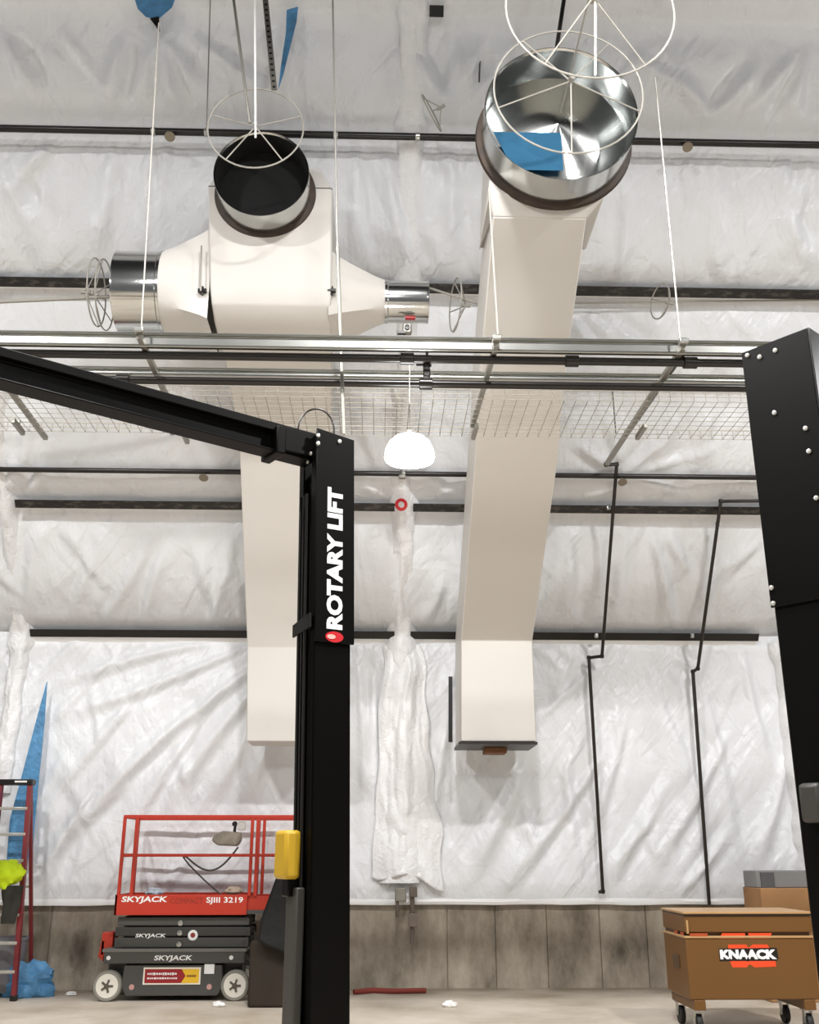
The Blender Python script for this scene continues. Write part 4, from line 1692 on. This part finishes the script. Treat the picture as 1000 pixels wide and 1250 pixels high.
# bucket of grey and blue tarp heap at ladder foot
crumple('tarp_heap', at_y(33, 1200, 13.42), (.34, .2, .22), BLUET, 'crumpled blue tarp heap on the floor at the foot of the ladder', 'tarp', 3.0, .45, 40)
pb = at_y(8, 1170, 13.5)
mb = MB()
mb.lathe([(.20, 0), (.24, .55), (.25, .56), (.25, .6), (.22, .6), (.18, .02)], (pb.x, 13.45, .05), (0, 0, 1), 28, cap=False)
mb.lathe([(.001, 0.0), (.2, .0)], (pb.x, 13.45, .05), (0, 0, 1), 28)
mb.lathe([(.001, .5), (.23, .5)], (pb.x, 13.45, .05), (0, 0, 1), 28)
tag(mb.build('grey_bin', mat('grey_plastic', '#77757A', rough=.6)), 'grey tub standing behind the lower rungs of the ladder', 'tub')

# ================================================================== TOOL CHEST
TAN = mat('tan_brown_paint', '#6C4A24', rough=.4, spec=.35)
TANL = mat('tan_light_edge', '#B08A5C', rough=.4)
ORG = mat('orange_red_print', '#E5491E', rough=.45)
YC = 10.45
cx0 = at_y(838, 1160, YC).x
cz1, cz0 = at_y(838, 1113, YC).z, at_y(840, 1221, YC).z
CW, CD = 1.24, .78
xe = cx0 + CW
o = thing('tool_chest', (cx0 + CW / 2, YC + CD / 2, 0), 'brown steel tool chest on casters in front of the wall', 'tool chest')
H = cz1 - cz0
zs_ = [cz0, cz0 + H * .70, cz0 + H * .76]     # body top, recess top
mb = MB()
mb.box((cx0 + CW / 2, YC + CD / 2, (cz0 + zs_[1]) / 2), (CW, CD, zs_[1] - cz0))
body = mb.build('body', TAN, o, bevel=.012)
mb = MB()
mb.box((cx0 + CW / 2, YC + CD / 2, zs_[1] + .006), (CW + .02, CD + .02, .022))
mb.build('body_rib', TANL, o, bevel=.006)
mb = MB()
mb.box((cx0 + CW / 2, YC + CD / 2 + .012, (zs_[1] + zs_[2]) / 2), (CW - .04, CD - .04, zs_[2] - zs_[1]))
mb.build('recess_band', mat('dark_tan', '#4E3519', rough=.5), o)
lz0, lz1 = zs_[2], cz1
mb = MB()
mb.box((cx0 + CW / 2, YC + CD / 2, (lz0 + lz1 - .03) / 2), (CW, CD, lz1 - .03 - lz0))
lid = mb.build('lid', TAN, o, bevel=.01)
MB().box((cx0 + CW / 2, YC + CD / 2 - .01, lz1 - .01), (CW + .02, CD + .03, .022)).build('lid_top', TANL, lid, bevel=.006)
MB().box((cx0 + CW / 2, YC + CD / 2 - .01, lz1 - .028), (CW + .004, CD + .004, .014)).build('lid_shadow_gap', DKG, lid)
for k in range(2):
    xx = cx0 + .02 + k * (CW - .04)
MB().box((cx0 + .025, YC - .008, zs_[2] + .05), (.02, .02, .12)).build('latch', TANL, o, bevel=.004)
MB().box((cx0 - .006, YC + .36, cz0 + H * .40), (.012, .2, .12)).build('side_handle', mat('dark_tan2', '#4E3A24', rough=.5), o, bevel=.004)
# logo
CPX = lambda px: at_y(px, 1165, YC).x
CPZ = lambda py: at_y(912, py, YC).z
mb = MB()


def opoly(pix, t=.002, y0=0.0):
    mb.prism([(CPX(x), YC - y0, CPZ(y)) for x, y in pix], (0, -t, 0))


opoly([(884, 1139), (912, 1139), (912, 1146), (880, 1146)])
opoly([(916, 1139), (945, 1139), (942, 1146), (916, 1146)])
mb.build('upper_logo_print', ORG, o)
mb = MB()
opoly([(890, 1153), (912, 1153), (915, 1157), (920, 1153), (938, 1153), (941, 1158), (890, 1160)])
opoly([(890, 1172), (910, 1172), (912, 1174), (918, 1172), (946, 1172), (946, 1180), (920, 1181), (914, 1177), (910, 1181), (893, 1181)])
mb.build('logo_print', ORG, body)
mb = MB()
opoly([(878, 1158), (949, 1157), (950, 1170), (947, 1173), (878, 1173)], .002, .001)
mb.build('logo_shadow', BLACKSTEEL, body)
text('lettering', 'KNAACK', (CPX(879), YC - .0035, CPZ(1171)), (1, 0, 0), (0, 0, 1), CPZ(1159) - CPZ(1171), WHITEP, body, width=CPX(948) - CPX(879), bold=.065, shear=0.0)['label'] = 'white maker lettering'
mb = MB()
for px in (820, 838):
    mb.box((cx0 - .001, YC + .1 + (px - 820) * .012, zs_[1] + .03), (.004, .1, .03))
mb.box((CPX(855), YC + .006, (zs_[1] + zs_[2]) / 2), (.17, .03, .035))
mb.build('recess_print', mat('dull_orange_print', '#A8481F', rough=.5), o)
# skids and casters
for xx in (cx0 + .09, xe - .1):
    sk = MB()
    sk.box((xx, YC + CD / 2, cz0 - .045), (.11, CD, .09))
    sk.build('skid', TAN, o, bevel=.006)
    for yy in (YC + .1, YC + CD - .1):
        zc = .085
        cs = MB()
        cs.box((xx - .035, yy, .16), (.012, .06, .16))
        cs.box((xx + .035, yy, .16), (.012, .06, .16))
        cs.box((xx, yy, cz0 - .095), (.1, .1, .014))
        fork = cs.build('caster', GALV, o)
        MB().lathe([(.03, -.025), (.08, -.025), (.085, -.015), (.085, .015), (.08, .025), (.03, .025)], (xx, yy, zc), (1, 0, 0), 24, cap=True).build('wheel', mat('caster_rubber', '#1A1918', rough=.6), fork)

# boxes behind the chest
p0, p1 = at_y(930, 1104, 12.6), at_y(1040, 1090, 12.6)
mb = MB()
mb.box(((p0.x + p1.x) / 2, 12.9, .61), (p1.x - p0.x, .6, 1.22))
o = mb.build('cardboard_box', mat('cardboard', '#A67C52', rough=.85, var=.1), bevel=.01)
zt_ = 1.22
tag(o, 'brown cardboard box behind the tool chest, at the right lift post', 'box')
p0, p1 = at_y(926, 1090, 12.7), at_y(1040, 1063, 12.7)
mb = MB()
ztop = at_y(960, 1063, 12.7).z
mb.box(((p0.x + p1.x) / 2, 12.95, (zt_ + ztop) / 2), (p1.x - p0.x, .45, ztop - zt_))
o = mb.build('electrical_cabinet', mat('grey_enamel', '#8C8C8C', rough=.5), bevel=.012)
tag(o, 'grey metal cabinet standing on top of the cardboard box', 'cabinet')
mb = MB()
p = at_y(938, 1076, 12.7)
mb.box((p.x, 12.715, p.z), (.16, .02, .2))
mb.build('dark_panel', mat('dark_grey_enamel', '#5B5C5E', rough=.5), o)

# ================================================================== SMALL THINGS
# capped pipe and box at the concrete under the centre column
p = at_y(494, 1092, 13.7)
o = thing('wall_outlet', p, 'grey outlet box and hanging conduit below the plastic drape', 'outlet')
MB().box(p + Vector((-.05, .03, 0)), (.14, .12, .16)).build('housing', GALVD, o, bevel=.01)
MB().box(p + Vector((.11, .03, .03)), (.10, .1, .12)).build('side_box', mat('brown_grey', '#6A5F56', rough=.7), o, bevel=.01)
MB().tube([p + Vector((-.09, .02, .05)), p + Vector((-.09, .02, -.26))], .022, 8).build('conduit', mat('brown_grey', '#6A5F56'), o)
MB().tube([p + Vector((.10, .05, .0)), p + Vector((.10, .05, -.58)), ], .028, 8).build('conduit', mat('brown_grey', '#6A5F56'), o)
MB().box(p + Vector((.11, .04, -.30)), (.12, .1, .16)).build('lower_box', mat('brown_grey2', '#857A70', rough=.7), o, bevel=.01)

p = at_z(478, 1211, .03)
mb = MB()
mb.tube([at_z(432, 1211, .03), at_z(455, 1209, .03), at_z(480, 1210, .03), at_z(520, 1209, .03)], .03, 10)
tag(mb.build('red_hose', mat('brick_red', '#8C3B30', rough=.7)), 'dull red hose lying along the foot of the concrete wall', 'hose')
crumple('paper_scrap', at_z(267, 1226, .025), (.07, .05, .03), WHITEP, 'white paper scrap on the floor by the scissor lift front wheel', 'paper', 1.0)
crumple('paper_scrap', at_z(549, 1226, .025), (.08, .05, .035), WHITEP, 'white paper scrap on open floor between post and tool chest', 'paper', 4.0)
crumple('paper_scrap', at_z(87, 1213, .02), (.07, .05, .025), WHITEP, 'white paper scrap on the floor between ladder and scissor lift', 'paper', 6.0)

for ob in bpy.data.objects:
    if '_o' in ob:
        del ob['_o']
